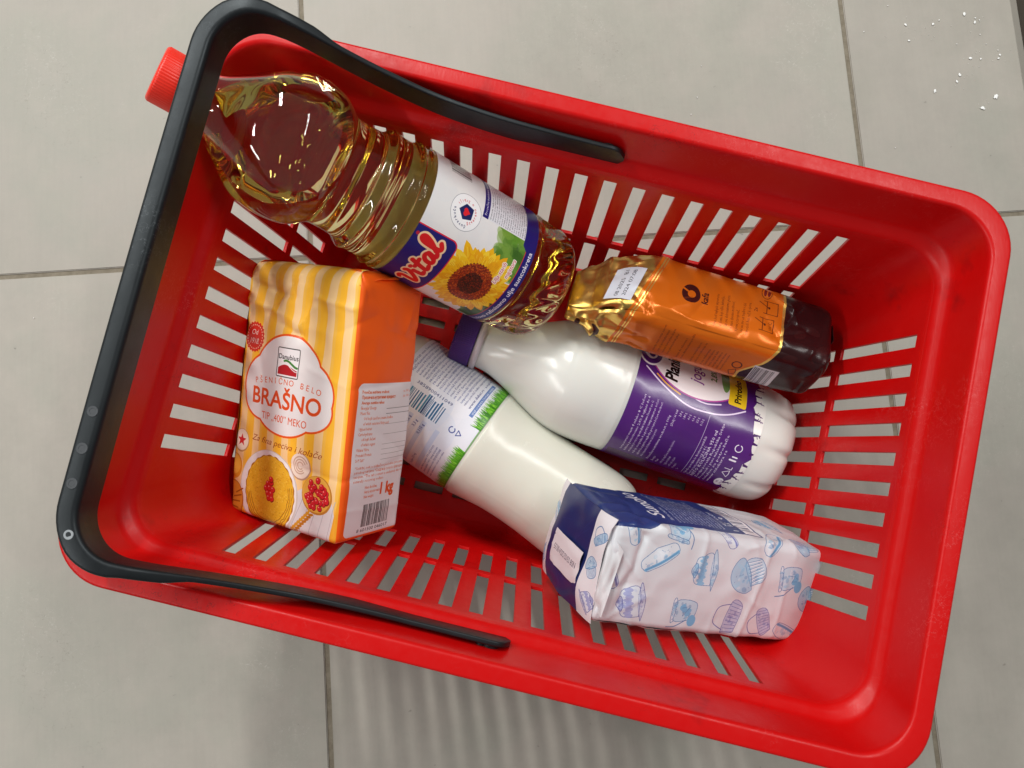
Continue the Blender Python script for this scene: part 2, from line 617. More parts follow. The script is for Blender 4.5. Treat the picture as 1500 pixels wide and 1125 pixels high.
def ring(hx, hy, R):
    """one closed ring, starting on the +y wall going in +x; fixed columns on straight walls"""
    p, tag = [], []
    ex_, ey_ = LX[-1][0], LY[-1][0]

    def side(cols, f):
        for c, s in cols:
            p.append(f(c)); tag.append(s)

    def corner(cx, cy, a0, s0, e0):
        # from straight end s0 to arc start, arc, to next straight start e0
        for k in range(NCOR + 1):
            a = a0 - math.pi / 2 * k / NCOR
            p.append((cx + R * math.cos(a), cy + R * math.sin(a))); tag.append(False)
    side(LX, lambda c: (c, hy)); corner(hx - R, hy - R, math.pi / 2, 0, 0)
    side(LY, lambda c: (hx, -c)); corner(hx - R, -hy + R, 0, 0, 0)
    side(LX, lambda c: (-c, -hy)); corner(-hx + R, -hy + R, -math.pi / 2, 0, 0)
    side(LY, lambda c: (-hx, c)); corner(-hx + R, hy - R, math.pi, 0, 0)
    return p, tag


def prof(dx, dy, z, R):
    return (220.5 - dx, 152.0 - dy, z, R)


def loft(rows, name, mat, slots=None, thick=0.0022, bev=0.0):
    V, T = [], None
    for hx, hy, z, R in rows:
        p, T = ring(hx, hy, R)
        V += [(x / 1000, y / 1000, z / 1000) for x, y in p]
    n = len(T)
    F = []
    for i in range(len(rows) - 1):
        zt, zb = rows[i][2], rows[i + 1][2]
        for j in range(n):
            k = (j + 1) % n
            if slots and T[k] and any(zb >= a - 0.01 and zt <= b + 0.01 for a, b in slots):
                continue
            F.append((i * n + j, i * n + k, (i + 1) * n + k, (i + 1) * n + j))
    o = mesh_obj(name, bw(np.array(V)), F, mat, None)
    md = o.modifiers.new('s', 'SOLIDIFY'); md.thickness = thick; md.offset = 1.0; md.use_even_offset = False
    return o


rim_rows = [prof(0, 0, 195, 30), prof(0, 0, 206, 30), prof(0, 0, 208.6, 30), prof(0.25, 0.25, 209.6, 29.8), prof(0.9, 0.9, 210.2, 29.3), prof(1.6, 1.6, 210.3, 29), prof(2.2, 2.2, 210.35, 29), prof(8.2, 8.4, 210.5, 26.5), prof(8.9, 9.2, 210.4, 26.3),
            prof(9.9, 10.2, 209.8, 26), prof(10.5, 10.8, 208.6, 25.5), prof(10.8, 11.2, 207, 25.3), prof(11.2, 11.8, 204, 25), prof(12.2, 13.4, 195, 25), prof(13.6, 15.4, 186.5, 25),
            prof(14.2, 16.2, 184.2, 25), prof(15.4, 17.6, 182.6, 24.6), prof(17.6, 20.4, 180.8, 24), prof(19.2, 22.4, 179.2, 23.6), prof(20.2, 23.4, 177, 23.4)]
rim = loft(rim_rows, 'rim', M_RED)


def wall(z):
    d = (177 - z) * 0.1795
    return prof(20.2 + d, 23.4 + d, z, 23.4)


SLOTS = [(100, 170), (50, 93.5)]
wz = [177, 174, 170, 146, 123, 100, 93.5, 72, 50, 36, 24, 16]
wall_rows = [wall(z) for z in wz]
b0 = wall_rows[-1]
for k in range(1, 7):
    a = math.pi / 2 * k / 6
    wall_rows.append((b0[0] - 1.6 * math.sin(a * .5) - 9.5 * (1 - math.cos(a)), b0[1] - 1.6 * math.sin(a * .5) - 9.5 * (1 - math.cos(a)), 16 - 10.5 * math.sin(a), 21 - k * 0.6))
wl = loft(wall_rows, 'wall', M_RED, SLOTS)
hx, hy = wall_rows[-1][0] + 1.2, wall_rows[-1][1] + 1.2
# base panel: slotted plate
gx, gy = [-hx], [-hy]
sxs = [(-135 + 30 * k, -135 + 30 * k + 22) for k in range(-0, 10) if -135 + 30 * k + 22 < hx - 6]
sys_ = [(-76.5 + 15.6 * k, -76.5 + 15.6 * k + 5.6) for k in range(0, 11) if -76.5 + 15.6 * k + 5.6 < hy - 6]
for a, b_ in sxs: gx += [a, b_]
for a, b_ in sys_: gy += [a, b_]
gx.append(hx); gy.append(hy)
V = [(x / 1000, y / 1000, 0.0058) for y in gy for x in gx]
nx = len(gx)
F = []
for j in range(len(gy) - 1):
    for i in range(nx - 1):
        if i % 2 == 1 and j % 2 == 1: continue
        if i in (0, nx - 2) and j in (0, len(gy) - 2) and False: continue
        F.append((j * nx + i, j * nx + i + 1, (j + 1) * nx + i + 1, (j + 1) * nx + i))
base = mesh_obj('base', bw(np.array(V)), F, M_RED, None, smooth=False)
md = base.modifiers.new('s', 'SOLIDIFY'); md.thickness = 0.0028; md.offset = -1.0
for o in (rim, wl, base):
    bake(o)
    bm = bmesh.new(); bm.from_mesh(o.data)
    bmesh.ops.recalc_face_normals(bm, faces=bm.faces)
    bm.to_mesh(o.data); bm.free()
    md = o.modifiers.new('b', 'BEVEL'); md.width = 0.0004; md.segments = 2; md.limit_method = 'ANGLE'; md.angle_limit = R_(50)
    bake(o)
    o.data.polygons.foreach_set('use_smooth', [True] * len(o.data.polygons))
    o.data.set_sharp_from_angle(angle=R_(48))
    o.parent = BASK
    o.matrix_parent_inverse = BASK.matrix_world.inverted()

# ---- handle: swept strap, thick over the grip, thin along the arms, propped up on the bottle neck
def ztop(x):
    xs = [-200, -178, -168, -158, -145, -122, -93, -60, -34, 20]
    zs = [255, 255, 252.5, 247, 237.5, 222.5, 208, 200.5, 198.5, 198.5]
    return float(np.interp(x, xs, zs))


path = []                                            # inner-face line (x, y), mm, lower arm -> grip -> upper arm
for x in np.linspace(12, -168, 60):
    path.append((x, -133.6 + 2.6 * max(0, (-x - 40) / 126.0)))
cxr, cyr, rc = -170.6, -109.0, 22.0
for k in range(1, 15):
    a = -math.pi / 2 - math.pi / 2 * k / 14
    path.append((cxr + rc * math.cos(a), cyr + rc * math.sin(a)))
ymid = np.linspace(-107, 107, 40)
path += [(-192.6 - 0.6 * (1 - (y / 107) ** 2), y) for y in ymid[1:-1]]
low = [(x, -y) for x, y in path[:74]][::-1]
path += low
path = np.array(path)
tan = np.gradient(path, axis=0); tan /= np.linalg.norm(tan, axis=1)[:, None]
nrm = np.stack([tan[:, 1], -tan[:, 0]], 1) * -1     # outward
if (nrm[len(path) // 2] @ np.array([-1, 0])) < 0: nrm = -nrm
zt = np.array([ztop(x) for x in path[:, 0]])
kk = np.ones(9) / 9
zt = np.convolve(np.pad(zt, 4, mode='edge'), kk, 'valid')
thk = np.interp(-path[:, 0], [0, 142, 152, 168, 186, 200], [2.8, 2.9, 5.4, 6.2, 9.8, 10.2])
hgt = np.interp(-path[:, 0], [0, 120, 170, 200], [20, 19.5, 19, 19])
rad_i = np.interp(-path[:, 0], [0, 140, 165, 200], [0.8, 1.0, 2.0, 3.2])
rad_o = np.interp(-path[:, 0], [0, 140, 165, 200], [0.8, 1.0, 2.0, 2.2])
V = []
NS = 24
for i in range(len(path)):
    T_, H_, ri, ro = thk[i], hgt[i], rad_i[i], rad_o[i]
    s = min(i, len(path) - 1 - i)
    # rounded end of each arm
    d = s * 178 / 59.0
    f = math.sqrt(max(0.02, 1 - max(0, 1 - d / 8.75) ** 2)) if d < 8.75 else 1.0   # arm end
    sec = []
    for (cx, cz, r, a0) in ((ri, -ri, ri, 180), (T_ - ro, -ro, ro, 90), (T_ - ro, -H_ + ro, ro, 0), (ri * .4, -H_ + ri * .4, ri * .4, -90)):
        for k in range(6):
            a = R_(a0 - 90 * k / 5)
            sec.append((cx + r * math.cos(a), cz + r * math.sin(a)))
    for (t_, z_) in sec:
        z_ = -H_ / 2 + (z_ + H_ / 2) * f
        V.append((path[i, 0] + nrm[i, 0] * t_, path[i, 1] + nrm[i, 1] * t_, zt[i] + z_ + 0.045 * path[i, 1] * min(1.0, max(0.0, -path[i, 0] / 180.0))))
F = grid_faces(len(path), NS, True)
F += [tuple(range(NS))[::-1], tuple(range((len(path) - 1) * NS, len(path) * NS))]
handle = mesh_obj('handle', bw(np.array(V) / 1000), F, M_BLACK, BASK, sharp=50)
bm = bmesh.new(); bm.from_mesh(handle.data); bmesh.ops.recalc_face_normals(bm, faces=bm.faces); bm.to_mesh(handle.data); bm.free()


def disc(name, center, axis, r, depth, mat, parent, n=24, bev=0.2):
    """short cylinder with a softened rim, base at center, along axis (basket mm)"""
    z = np.array(axis, float); z /= np.linalg.norm(z)
    x = np.cross(z, [0, 0, 1.0]) if abs(z[2]) < 0.9 else np.cross(z, [1.0, 0, 0])
    x /= np.linalg.norm(x); y = np.cross(z, x)
    prof_ = [(r, 0), (r, depth - bev), (r - bev, depth), (r * .55, depth - bev * .1), (r * .5, depth - bev * .7), (0.01, depth - bev * .7)]
    V = []
    for rr, h in prof_:
        for k in range(n):
            a = 2 * math.pi * k / n
            V.append(np.array(center) + x * rr * math.cos(a) + y * rr * math.sin(a) + z * h)
    return mesh_obj(name, bw(np.array(V) / 1000), grid_faces(len(prof_), n, True), mat, parent, sharp=40)


for s in (-1, 1):
    disc('pivot_pin', (2, s * 137.0, 189.5), (0, s, 0), 5.2, 3.6, M_BLACK, handle)
    disc('pivot_boss', (-3, s * 137.0, 191.5), (0, s, 0), 2.6, 4.4, M_BLACK, handle)
for (y, r, mt) in ((-68, 2.6, M_MARK), (-85, 2.7, M_MARK), (-101, 2.6, M_MARK), (-123, 2.3, M_MARK2)):
    x = -196.4 if y > -110 else -191.6
    disc('mould_mark', (x - 1.5, y, 254.6 + 0.045 * y * min(1, -x / 180)), (0, 0, 1), r, 0.62, mt, handle)

# ------------------------------------------------------------------ bottles
def axis_frame(p_base, p_top):
    """local frame of a lying bottle (basket metres): Z base->cap, X towards the camera, Y = reading direction"""
    a, b_ = bw(np.array([p_base]))[0], bw(np.array([p_top]))[0]
    z = b_ - a; L = np.linalg.norm(z); z /= L
    v = CAMP - (a + b_) / 2; v -= z * (v @ z); x = v / np.linalg.norm(v)
    y = np.cross(z, x)
    return a, np.stack([x, y, z], 1), L


def revolve(name, profile, frame, mat, parent, n=128, mod=None, uv=None, closed=True, twist=0.0):
    """profile rows (s, r) in mm; mod(s, th) -> factor on r; uv=(s0, s1) maps height"""
    a, Rm, L = frame
    wrapcols = n + 1 if uv else n
    th = np.linspace(-math.pi, math.pi, wrapcols) if uv else np.linspace(-math.pi, math.pi, n, endpoint=False)
    V, U = [], []
    for s, r in profile:
        f = np.ones_like(th) if mod is None else mod(s, th)
        loc = np.stack([r * f * np.cos(th + twist), r * f * np.sin(th + twist), np.full_like(th, s)], 1) / 1000
        V.append(loc @ Rm.T + a)
        if uv:
            U.append(np.stack([(th + math.pi) / (2 * math.pi), np.full_like(th, (s - uv[0]) / (uv[1] - uv[0]))], 1))
    V = np.concatenate(V)
    F = grid_faces(len(profile), wrapcols, not uv)
    return mesh_obj(name, V, F, mat, parent, np.concatenate(U) if uv else None)


def smooth_profile(pts, step=1.0):
    """Catmull-Rom through (s, r) points"""
    p = np.array(pts, float)
    out = []
    for i in range(len(p) - 1):
        p0 = p[max(i - 1, 0)]; p1 = p[i]; p2 = p[i + 1]; p3 = p[min(i + 2, len(p) - 1)]
        n = max(2, int(np.linalg.norm(p2 - p1) / step))
        for k in range(n):
            t = k / n
            out.append(0.5 * ((2 * p1) + (-p0 + p2) * t + (2 * p0 - 5 * p1 + 4 * p2 - p3) * t * t + (-p0 + 3 * p1 - 3 * p2 + p3) * t ** 3))
    out.append(p[-1])
    return [(float(a), max(0.02, float(b_))) for a, b_ in out]


def ribbed_cap(name, frame, s0, s1, r, mat, parent, ribs=60, depth=0.35):
    pr = [(s0, r - 1.2), (s0, r), (s0 + 1, r), (s1 - 1.6, r - .1), (s1 - .6, r - .5), (s1 - .1, r - 1.4), (s1, r - 2.6), (s1 - 0.05, r * .5), (s1 - 0.05, 0.02)]
    mod = lambda s, th: 1 + (depth / r) * (0.5 + 0.5 * np.cos(ribs * th)) * (1.0 if s0 + 0.5 < s < s1 - 1.2 else 0.0)
    pr2 = []
    for i, p in enumerate(pr):
        pr2.append(p)
    return revolve(name, pr2, frame, mat, parent, n=ribs * 6, mod=mod)


# ------------------------------------------------------------------ sunflower oil bottle
def oil_label():
    c = Canvas(248, 84, 8, (236, 236, 234))
    X0 = 124.0                                        # camera-facing seam-opposite centre
    rs = random.Random(3)
    # soft grey-white background, blurred green leaves low on the right
    for k in range(60):
        c.ell(X0 + rs.uniform(-40, 50), rs.uniform(30, 84), rs.uniform(4, 12), rs.uniform(4, 10), (228, 229, 230), al=0.25)
    for k in range(90):
        c.ell(X0 + rs.uniform(-4, 26), rs.uniform(6, 27), rs.uniform(3, 9), rs.uniform(2, 5), rs.choice([(78, 126, 34), (96, 148, 44), (52, 96, 26), (120, 160, 60)]), rot=rs.uniform(.6, 1.6), al=0.5)
    for k in range(60):
        c.ell(X0 + rs.uniform(-52, -20), rs.uniform(2, 16), rs.uniform(3, 7), rs.uniform(2, 4), rs.choice([(70, 110, 34), (50, 84, 24), (40, 60, 20)]), rot=rs.uniform(.4, 2.0), al=0.6)
    # sunflower
    fx, fy = X0 - 20, 31
    for layer, (n, l0, l1, w) in enumerate(((26, 24, 30, 3.6), (24, 21, 26, 3.4), (22, 18, 23, 3.0))):
        for i in range(n):
            a = 2 * math.pi * (i + 0.5 * layer + rs.uniform(-.2, .2)) / n
            L = rs.uniform(l0, l1)
            ca, sa = math.cos(a), math.sin(a)
            pts = []
            for t, ww in ((0.3, .6), (.5, 1), (.72, 1.0), (.9, .55), (1, 0.05)):
                pts.append((fx + ca * L * t - sa * w * ww, fy + sa * L * t + ca * w * ww))
            for t, ww in ((.9, .55), (.72, 1.0), (.5, 1), (0.3, .6)):
                pts.append((fx + ca * L * t + sa * w * ww, fy + sa * L * t - ca * w * ww))
            c.poly(pts, rs.choice([(250, 200, 24), (246, 188, 14), (253, 214, 52), (240, 172, 10)]))
            for kx in (-.4, .1, .5):
                c.line([(fx + ca * L * .35 - sa * w * kx, fy + sa * L * .35 + ca * w * kx), (fx + ca * L * .85 - sa * w * kx * .7, fy + sa * L * .85 + ca * w * kx * .7)], .35, rs.choice([(214, 132, 10), (226, 150, 20), (255, 226, 90)]), al=.7)
    c.ell(fx, fy, 14.5, 14.5, (120, 40, 16), scallop=40, sc=.03)
    for k in range(1500):
        a, r = rs.uniform(0, 6.283), 14.2 * math.sqrt(rs.random())
        col = rs.choice([(176, 66, 18), (200, 92, 24), (150, 46, 14), (120, 34, 12)]) if r > 8.2 else rs.choice([(58, 26, 14), (40, 18, 12), (76, 36, 18), (50, 32, 14)])
        c.ell(fx + r * math.cos(a), fy + r * math.sin(a), .42, .42, col)
    # green tail under the flower
    # top-left navy logo panel with script lettering
    c.rect(X0 - 62, 53, X0 - 1, 90, (226, 40, 60), r=5)
    c.rect(X0 - 62, 53.7, X0 - 1.8, 90, (30, 26, 112), r=4.6)
    # hand-drawn script letters: V i t a l
    L = [[(-1, 11), (1.2, 12.5), (2.8, 11), (3.2, 6), (3.6, 1), (5.5, 1.5), (8.2, 6), (9.6, 10.5), (8.6, 12.6)],
         [(11.6, 7.8), (12.2, 3), (12.8, 1), (14.4, 1.4)], [(13.2, 11.3), (13.3, 11.4)],
         [(18.2, 13.2), (17.2, 7), (16.8, 2.6), (17.8, .9), (20, 1.6)], [(14.9, 9.0), (20.6, 9.6)],
         [(27.2, 7.0), (25, 8.4), (22.6, 6.4), (22.2, 3), (23.6, .9), (25.8, 2.2), (27.2, 6.8), (27, 2.4), (28, .9), (29.4, 1.6)],
         [(30.6, 3.6), (33.4, 9), (34.6, 14), (33.2, 16.2), (31.6, 14), (31.4, 7), (31.9, 2), (33.4, .8), (35.6, 2.6)]]
    P = [[(X0 - 43 + 1.02 * (x + y * .08), 59.5 + y * 1.02 + x * .05) for x, y in l] for l in L]
    P = [smooth_line(l) for l in P]
    for l in P: c.line(l, 5.6, (250, 216, 170))
    for l in P: c.line(l, 3.0, (222, 26, 30))
    c.ell(X0 - 7, 81.5, 1.2, 1.2, (190, 30, 60))
    # round badge
    bx, by = X0 + 17, 58
    c.ell(bx, by, 11.4, 11.4, (150, 152, 160)); c.ell(bx, by, 11.1, 11.1, (246, 247, 248))
    c.poly([(bx - 5, by + 1), (bx - 3.2, by - 5), (bx + 3.6, by - 5), (bx + 5, by + 1), (bx, by + 5.4)], (24, 34, 92))
    c.ell(bx - 1, by + .2, 1.5, 1.5, (224, 32, 44)); c.ell(bx + 1, by + .2, 1.5, 1.5, (224, 32, 44))
    c.poly([(bx - 2.4, by - .2), (bx + 2.4, by - .2), (bx, by - 3.2)], (224, 32, 44))

    def ringtext(s, a0, a1, col, up=True):
        for i, ch in enumerate(s):
            if ch == ' ': continue
            a = a0 + (a1 - a0) * i / (len(s) - 1)
            rr = 7.7
            c.text(ch, bx + rr * math.cos(a), by + rr * math.sin(a) , 1.9, col, 'c', .03, rot=(a - math.pi / 2) if up else a + math.pi / 2)
    ringtext('čuvarkuća', R_(195), R_(95), (28, 36, 86))
    ringtext('Stvarano u Srbiji', R_(-150), R_(65), (206, 34, 46), up=False)
    # info panel
    c.rect(X0 + 20, 8.5, X0 + 62, 46, (224, 226, 232), r=1)
    c.rect(X0 + 20, 41.5, X0 + 62, 46, (30, 26, 112))
    c.text('Prosečna nutritivna vrednost 100 g', X0 + 22, 43, 1.9, (240, 240, 250), width=38, res=1)
    words = 'rafinisano suncokretovo ulje čuvati na suvom i tamnom mestu proizvodi energetska vrednost masti zasićene ugljeni hidrati šećeri proteini so vitamin neto količina najbolje upotrebiti do datuma na ambalaži zemlja porekla srbija'.split()
    for k in range(17):
        ln = ' '.join(rs.sample(words, 5))
        c.text(ln, X0 + 21, 39.3 - k * 1.78, 1.05, (66, 66, 82), width=40, res=1)
    # barcode beside the badge
    c.barcode(X0 + 40, 57, X0 + 66, 73, seed=4, vertical=False)
    # red script line and the bottom band
    for s, x, y in (('Ulja starih', X0 - 5, 16.5), ('majstora', X0 - 0, 11.2)):
        for dx in (-.45, 0, .45):
            for dy in (-.45, 0, .45):
                c.text(s, x + dx, y + dy, 3.1, (250, 244, 238), 'c', .02, .32, sx=.82)
        c.text(s, x, y, 3.1, (206, 34, 44), 'c', .012, .32, sx=.82)
    c.rect(0, 0, 248, 7.4, (216, 40, 60)); c.rect(0, 0, 248, 6.9, (26, 26, 112))
    c.poly([(X0 + 13, 6), (X0 + 17, 10.5), (X0 + 70, 10.5), (X0 + 70, 6)], (26, 26, 112))
    c.text('Vitalovo rafinisano ulje suncokreta', X0 - 20, 1.9, 3.3, (244, 244, 250), 'c', .03, width=70)
    return c


def smooth_line(pts, n=6):
    p = np.array(pts, float)
    if len(p) < 3: return pts
    o = []
    for i in range(len(p) - 1):
        p0 = p[max(i - 1, 0)]; p1 = p[i]; p2 = p[i + 1]; p3 = p[min(i + 2, len(p) - 1)]
        for k in range(n):
            t = k / n
            o.append(tuple(0.5 * ((2 * p1) + (-p0 + p2) * t + (2 * p0 - 5 * p1 + 4 * p2 - p3) * t * t + (-p0 + 3 * p1 - 3 * p2 + p3) * t ** 3)))
    o.append(tuple(p[-1]))
    return o


def make_oil_mat():
    m, t, b = nt('golden_oil_in_clear_plastic')
    setp(b, Base_Color=(1, 1, 1, 1), Roughness=0.015, IOR=1.47)
    b.inputs['Transmission Weight'].default_value = 1.0
    va = t.nodes.new('ShaderNodeVolumeAbsorption')
    va.inputs['Color'].default_value = (1.0, 0.86, 0.0, 1)
    va.inputs['Density'].default_value = 11.0
    t.links.new(va.outputs[0], t.nodes['Material Output'].inputs['Volume'])
    n = add_noise(t, 26, 3, 0.6)
    bump(t, b, n.outputs[0], 0.10, 0.0012)
    return m


M_OIL = make_oil_mat()
OB, OT = (-0.0155, 0.0760, 0.095), (-0.2270, 0.1010, 0.2325)
fr = axis_frame(OB, OT)
Lo = fr[2] * 1000
k_ = Lo / 280.0
OIL = thing('oil_bottle', 'clear bottle of golden sunflower oil with sunflower label, red cap over basket end', 'bottle', fr[0])
pts = [(2.2, 0.02), (1.6, 14), (0.2, 26), (0.6, 31.5), (3, 35), (8, 37.6), (16, 38.6), (28, 38.8), (35, 39.2), (37.5, 38.2), (40, 38.6), (60, 38.7), (84, 38.7), (108, 38.7), (123, 38.7),
       (126, 39.5), (129, 38.0), (132, 39.3), (135.5, 37.2), (140, 36.6), (147, 36.7), (150, 37.3), (153, 35.4), (156.5, 33.0), (163, 32.3), (170, 32.1), (174, 32.4),
       (177, 33.8), (181, 36.6), (188, 39.6), (198, 41.0), (208, 40.8), (218, 38.8), (226, 34.8), (234, 28.4), (242, 22), (249, 16.6), (254, 14), (258, 12.8), (263, 12.6), (264, 0.02)]
pr = smooth_profile([(s * k_, r) for s, r in pts], 1.1)


def oil_mod(s, th):
    s = s / k_
    f = np.ones_like(th)
    if 4 < s < 36:                                    # petal facets round the foot
        w = math.sin(math.pi * (s - 4) / 32) ** .6
        f = f * (1 - 0.020 * w * np.abs(np.sin(6 * th + s * .05)) - 0.008 * w * np.cos(18 * th + s * .3))
    if 206 < s < 254:                                 # moulded flutes on the shoulder cone
        w = math.sin(math.pi * (s - 206) / 48)
        f = f * (1 - 0.085 * w * np.abs(np.sin(2.5 * th + .9)) ** 1.5)
    if 176 < s < 215:
        f = f * (1 + .006 * math.sin((s - 176) / 39 * math.pi) * np.cos(5 * th))
    return f


revolve('bottle', pr, fr, M_OIL, OIL, n=160, mod=oil_mod)
LABH = (40.5 * k_, 123 * k_)
revolve('label', [(LABH[0] + (LABH[1] - LABH[0]) * t, 39.15) for t in np.linspace(0, 1, 24)], fr, print_mat('oil_label_paper', oil_label(), 0.32, 0.5, 0.05, 120), OIL, n=180, uv=LABH)
cap = ribbed_cap('cap', fr, 263.5 * k_, 281.5 * k_, 14.6, M_CAPRED, OIL, 60, .22)
revolve('neck_ring', [(259 * k_, 12.9), (259 * k_, 14.2), (262.8 * k_, 14.2), (263 * k_, 12.9)], fr, M_RING, OIL, 64)
# air pocket under the upper shoulder: the part of the inside above a level surface
zlev = 0.2085


def air_pocket():
    a, Rm, L = fr
    bm = bmesh.new()
    inner = [(s, max(0.05, r - 1.0)) for s, r in pr if s > 165 * k_ and s < 258 * k_]
    n = 96
    rings = []
    for s, r in inner:
        th = np.linspace(-math.pi, math.pi, n, endpoint=False)
        f = oil_mod(s, th)
        loc = np.stack([r * f * np.cos(th), r * f * np.sin(th), np.full_like(th, s)], 1) / 1000 @ Rm.T + a
        rings.append([bm.verts.new(p) for p in loc])
    for A, B in zip(rings[:-1], rings[1:]):
        for j in range(n):
            bm.faces.new((A[j], A[(j + 1) % n], B[(j + 1) % n], B[j]))
    bm.faces.new(rings[0][::-1]); bm.faces.new(rings[-1])
    geom = bm.verts[:] + bm.edges[:] + bm.faces[:]
    bmesh.ops.bisect_plane(bm, geom=geom, plane_co=(0, 0, zlev), plane_no=(0, 0, -1), clear_outer=True)
    ed = [e for e in bm.edges if e.is_boundary]
    if ed: bmesh.ops.contextual_create(bm, geom=ed)
    bmesh.ops.recalc_face_normals(bm, faces=bm.faces)
    bmesh.ops.reverse_faces(bm, faces=bm.faces)
    me = bpy.data.meshes.new('air_pocket'); bm.to_mesh(me); bm.free()
    return me


m_air, t_, b_n = nt('air_surface_in_oil')
setp(b_n, Base_Color=(1, 1, 1, 1), Roughness=0.0, IOR=1.47)
b_n.inputs['Transmission Weight'].default_value = 1.0
me = air_pocket()
if len(me.polygons):
    me.materials.append(m_air)
    me.polygons.foreach_set('use_smooth', [True] * len(me.polygons))
    me.set_sharp_from_angle(angle=R_(35))
    o = bpy.data.objects.new('air_pocket', me); COL.objects.link(o); o.parent = OIL; o.matrix_parent_inverse = OIL.matrix_world.inverted()


# ------------------------------------------------------------------ yogurt bottle with purple sleeve
def yogurt_label():
    c = Canvas(260, 90, 8, (78, 30, 112))
    X0 = 130.0
    rs = random.Random(8)
    PU = (84, 32, 118)
    for k in range(40):
        c.ell(X0 + rs.uniform(-90, 90), rs.uniform(0, 90), rs.uniform(10, 30), rs.uniform(8, 20), rs.choice([(88, 36, 124), (72, 26, 104), (80, 30, 116)]), al=.25)
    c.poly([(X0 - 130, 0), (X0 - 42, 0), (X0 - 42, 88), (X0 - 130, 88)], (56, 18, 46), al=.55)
    # swoosh lines
    for wd, q in ((1.0, [(26, 85), (17, 72), (9.3, 53), (9.5, 36), (13, 24), (19, 14)]), (.9, [(35, 79), (25, 66), (16.3, 51), (14.6, 41), (17.5, 31)])):
        c.line(smooth_line([(X0 + a, b_) for a, b_ in q], 8), wd, (226, 208, 236))
    ox, oy = X0 + 46, 50
    c.ell(ox, oy, 31, 36, (176, 60, 150)); c.ell(ox, oy, 30, 35, (240, 232, 234))
    c.line(smooth_line([(ox - 23, oy + 27), (ox - 28, oy + 19), (ox - 31.5, oy + 9)]), 1.0, (222, 160, 40))
    c.ell(ox - 6, oy + 33, 12, 9, (246, 240, 246)); c.ell(ox - 6, oy + 33, 10.5, 7.6, (86, 34, 120)); c.ell(ox - 5, oy + 33, 7, 4.6, (240, 234, 244))
    c.ell(ox - 7, oy + 32.4, 3, 2.2, (86, 34, 120))
    c.text('Planinski', ox - 24, oy + 13, 9.0, (18, 14, 20), 'l', .035, .15, sx=.8)
    c.text('jogurt', ox - 19, oy - 3, 8.4, (132, 60, 150), 'l', .012, .12, sx=.9)
    c.text('2,8% mm', ox - 12, oy - 14, 4.2, (60, 120, 40), 'l', .03)
    c.ell(ox - 4, oy - 21, 14, 3.4, (86, 140, 50), al=.8); c.ell(ox + 8, oy - 22, 12, 3.6, (56, 100, 36), al=.8)
    c.rect(ox - 26, oy - 36, ox + 6, oy - 23.5, (236, 196, 34), r=1.5)
    c.text('Prirodno', ox - 23, oy - 32, 4.6, (40, 30, 14), 'l', .04)
    # small print
    W1 = 'Planinski jogurt 2,8% mm sastojci pasterizovano mleko jogurtna kultura čuvati na temperaturi od 4 do 8 C prosečna hranljiva vrednost energetska masti zasićene ugljeni hidrati šećeri proteini so najbolje upotrebiti do'.split()
    for k in range(6):
        c.text(' '.join(rs.sample(W1, 7)), X0 - 39, 80 - k * 3.0, 1.55, (226, 214, 234), width=rs.uniform(42, 46) if k < 5 else 26, res=1, bold=.02)
    c.text('Prosečna nutritivna vrednost u 100g', X0 - 39, 60.5, 1.6, (226, 214, 234), width=38, res=1)
    nums = ['276 kJ / 66 kcal', '2,8 g', '1,84 g', '4,6 g', '4,6 g', '3,3 g', '0,12 g']
    rows = ['Energija', 'Masti', 'od kojih zasićene masne kiseline', 'Ugljeni hidrati', 'od kojih šećeri', 'Proteini', 'So']
    for k in range(7):
        c.text(rows[k], X0 - 39, 57 - k * 3.0, 1.6, (226, 214, 234), 'l', sx=.8, res=1)
        c.text(nums[k], X0 + 4, 57 - k * 3.0, 1.6, (236, 226, 240), 'r', sx=.85, res=1, bold=.02)
    c.line([(X0 - 40, 36), (X0 + 8, 36)], .35, (210, 196, 222))
    for k, (s, w) in enumerate((('Najbolje upotrebiti do datuma na ambalaži', 34), ('Čuvati na temperaturi od 4 do 8 C', 28), ('NETO KOLIČINA 950 ml', 40), ('Zemlja porekla Republika Srbija', 46), ('Proizvodi i puni mlekara', 34), ('telefon za potrošače', 40), ('www mlekara rs', 30))):
        c.text(s, X0 - 40, 33 - k * 2.7, 1.7 if k != 2 else 2.2, (230, 220, 238), width=w, res=1, bold=.03 if k == 2 else .0)
    c.ell(X0 - 36, 10.6, 4.3, 3.0, (240, 238, 244)); c.text('RS', X0 - 36, 11, 1.6, (80, 30, 110), 'c', .02); c.text('16218', X0 - 36, 8.6, 1.4, (80, 30, 110), 'c', .02)
    c.line([(X0 - 26, 13), (X0 - 23, 9), (X0 - 26, 8.5), (X0 - 29, 9), (X0 - 26, 13)], .5, (236, 230, 242)); c.line([(X0 - 22, 13), (X0 - 22, 8.5), (X0 - 20, 8.5)], .5, (236, 230, 242))
    c.line([(X0 - 15, 9), (X0 - 15, 13)], 1.2, (236, 230, 242)); c.line([(X0 - 12.5, 9), (X0 - 12.5, 12)], .9, (236, 230, 242))
    c.line([(X0 - 6 + 2.4 * math.cos(t), 10.6 + 2.4 * math.sin(t)) for t in np.linspace(.4, 5.9, 20)], .6, (236, 230, 242))
    # jagged mountain edge with fir twigs, white below
    WH = (232, 231, 226)
    e, x = [(0, 0)], 0.0
    while x < 260:
        e.append((x, 4.5 + 3.2 * math.sin(x * .09) + rs.uniform(-1.8, 1.8))); x += rs.uniform(2.2, 5.5)
    e += [(260, 5), (260, 0)]
    c.poly(e, WH)
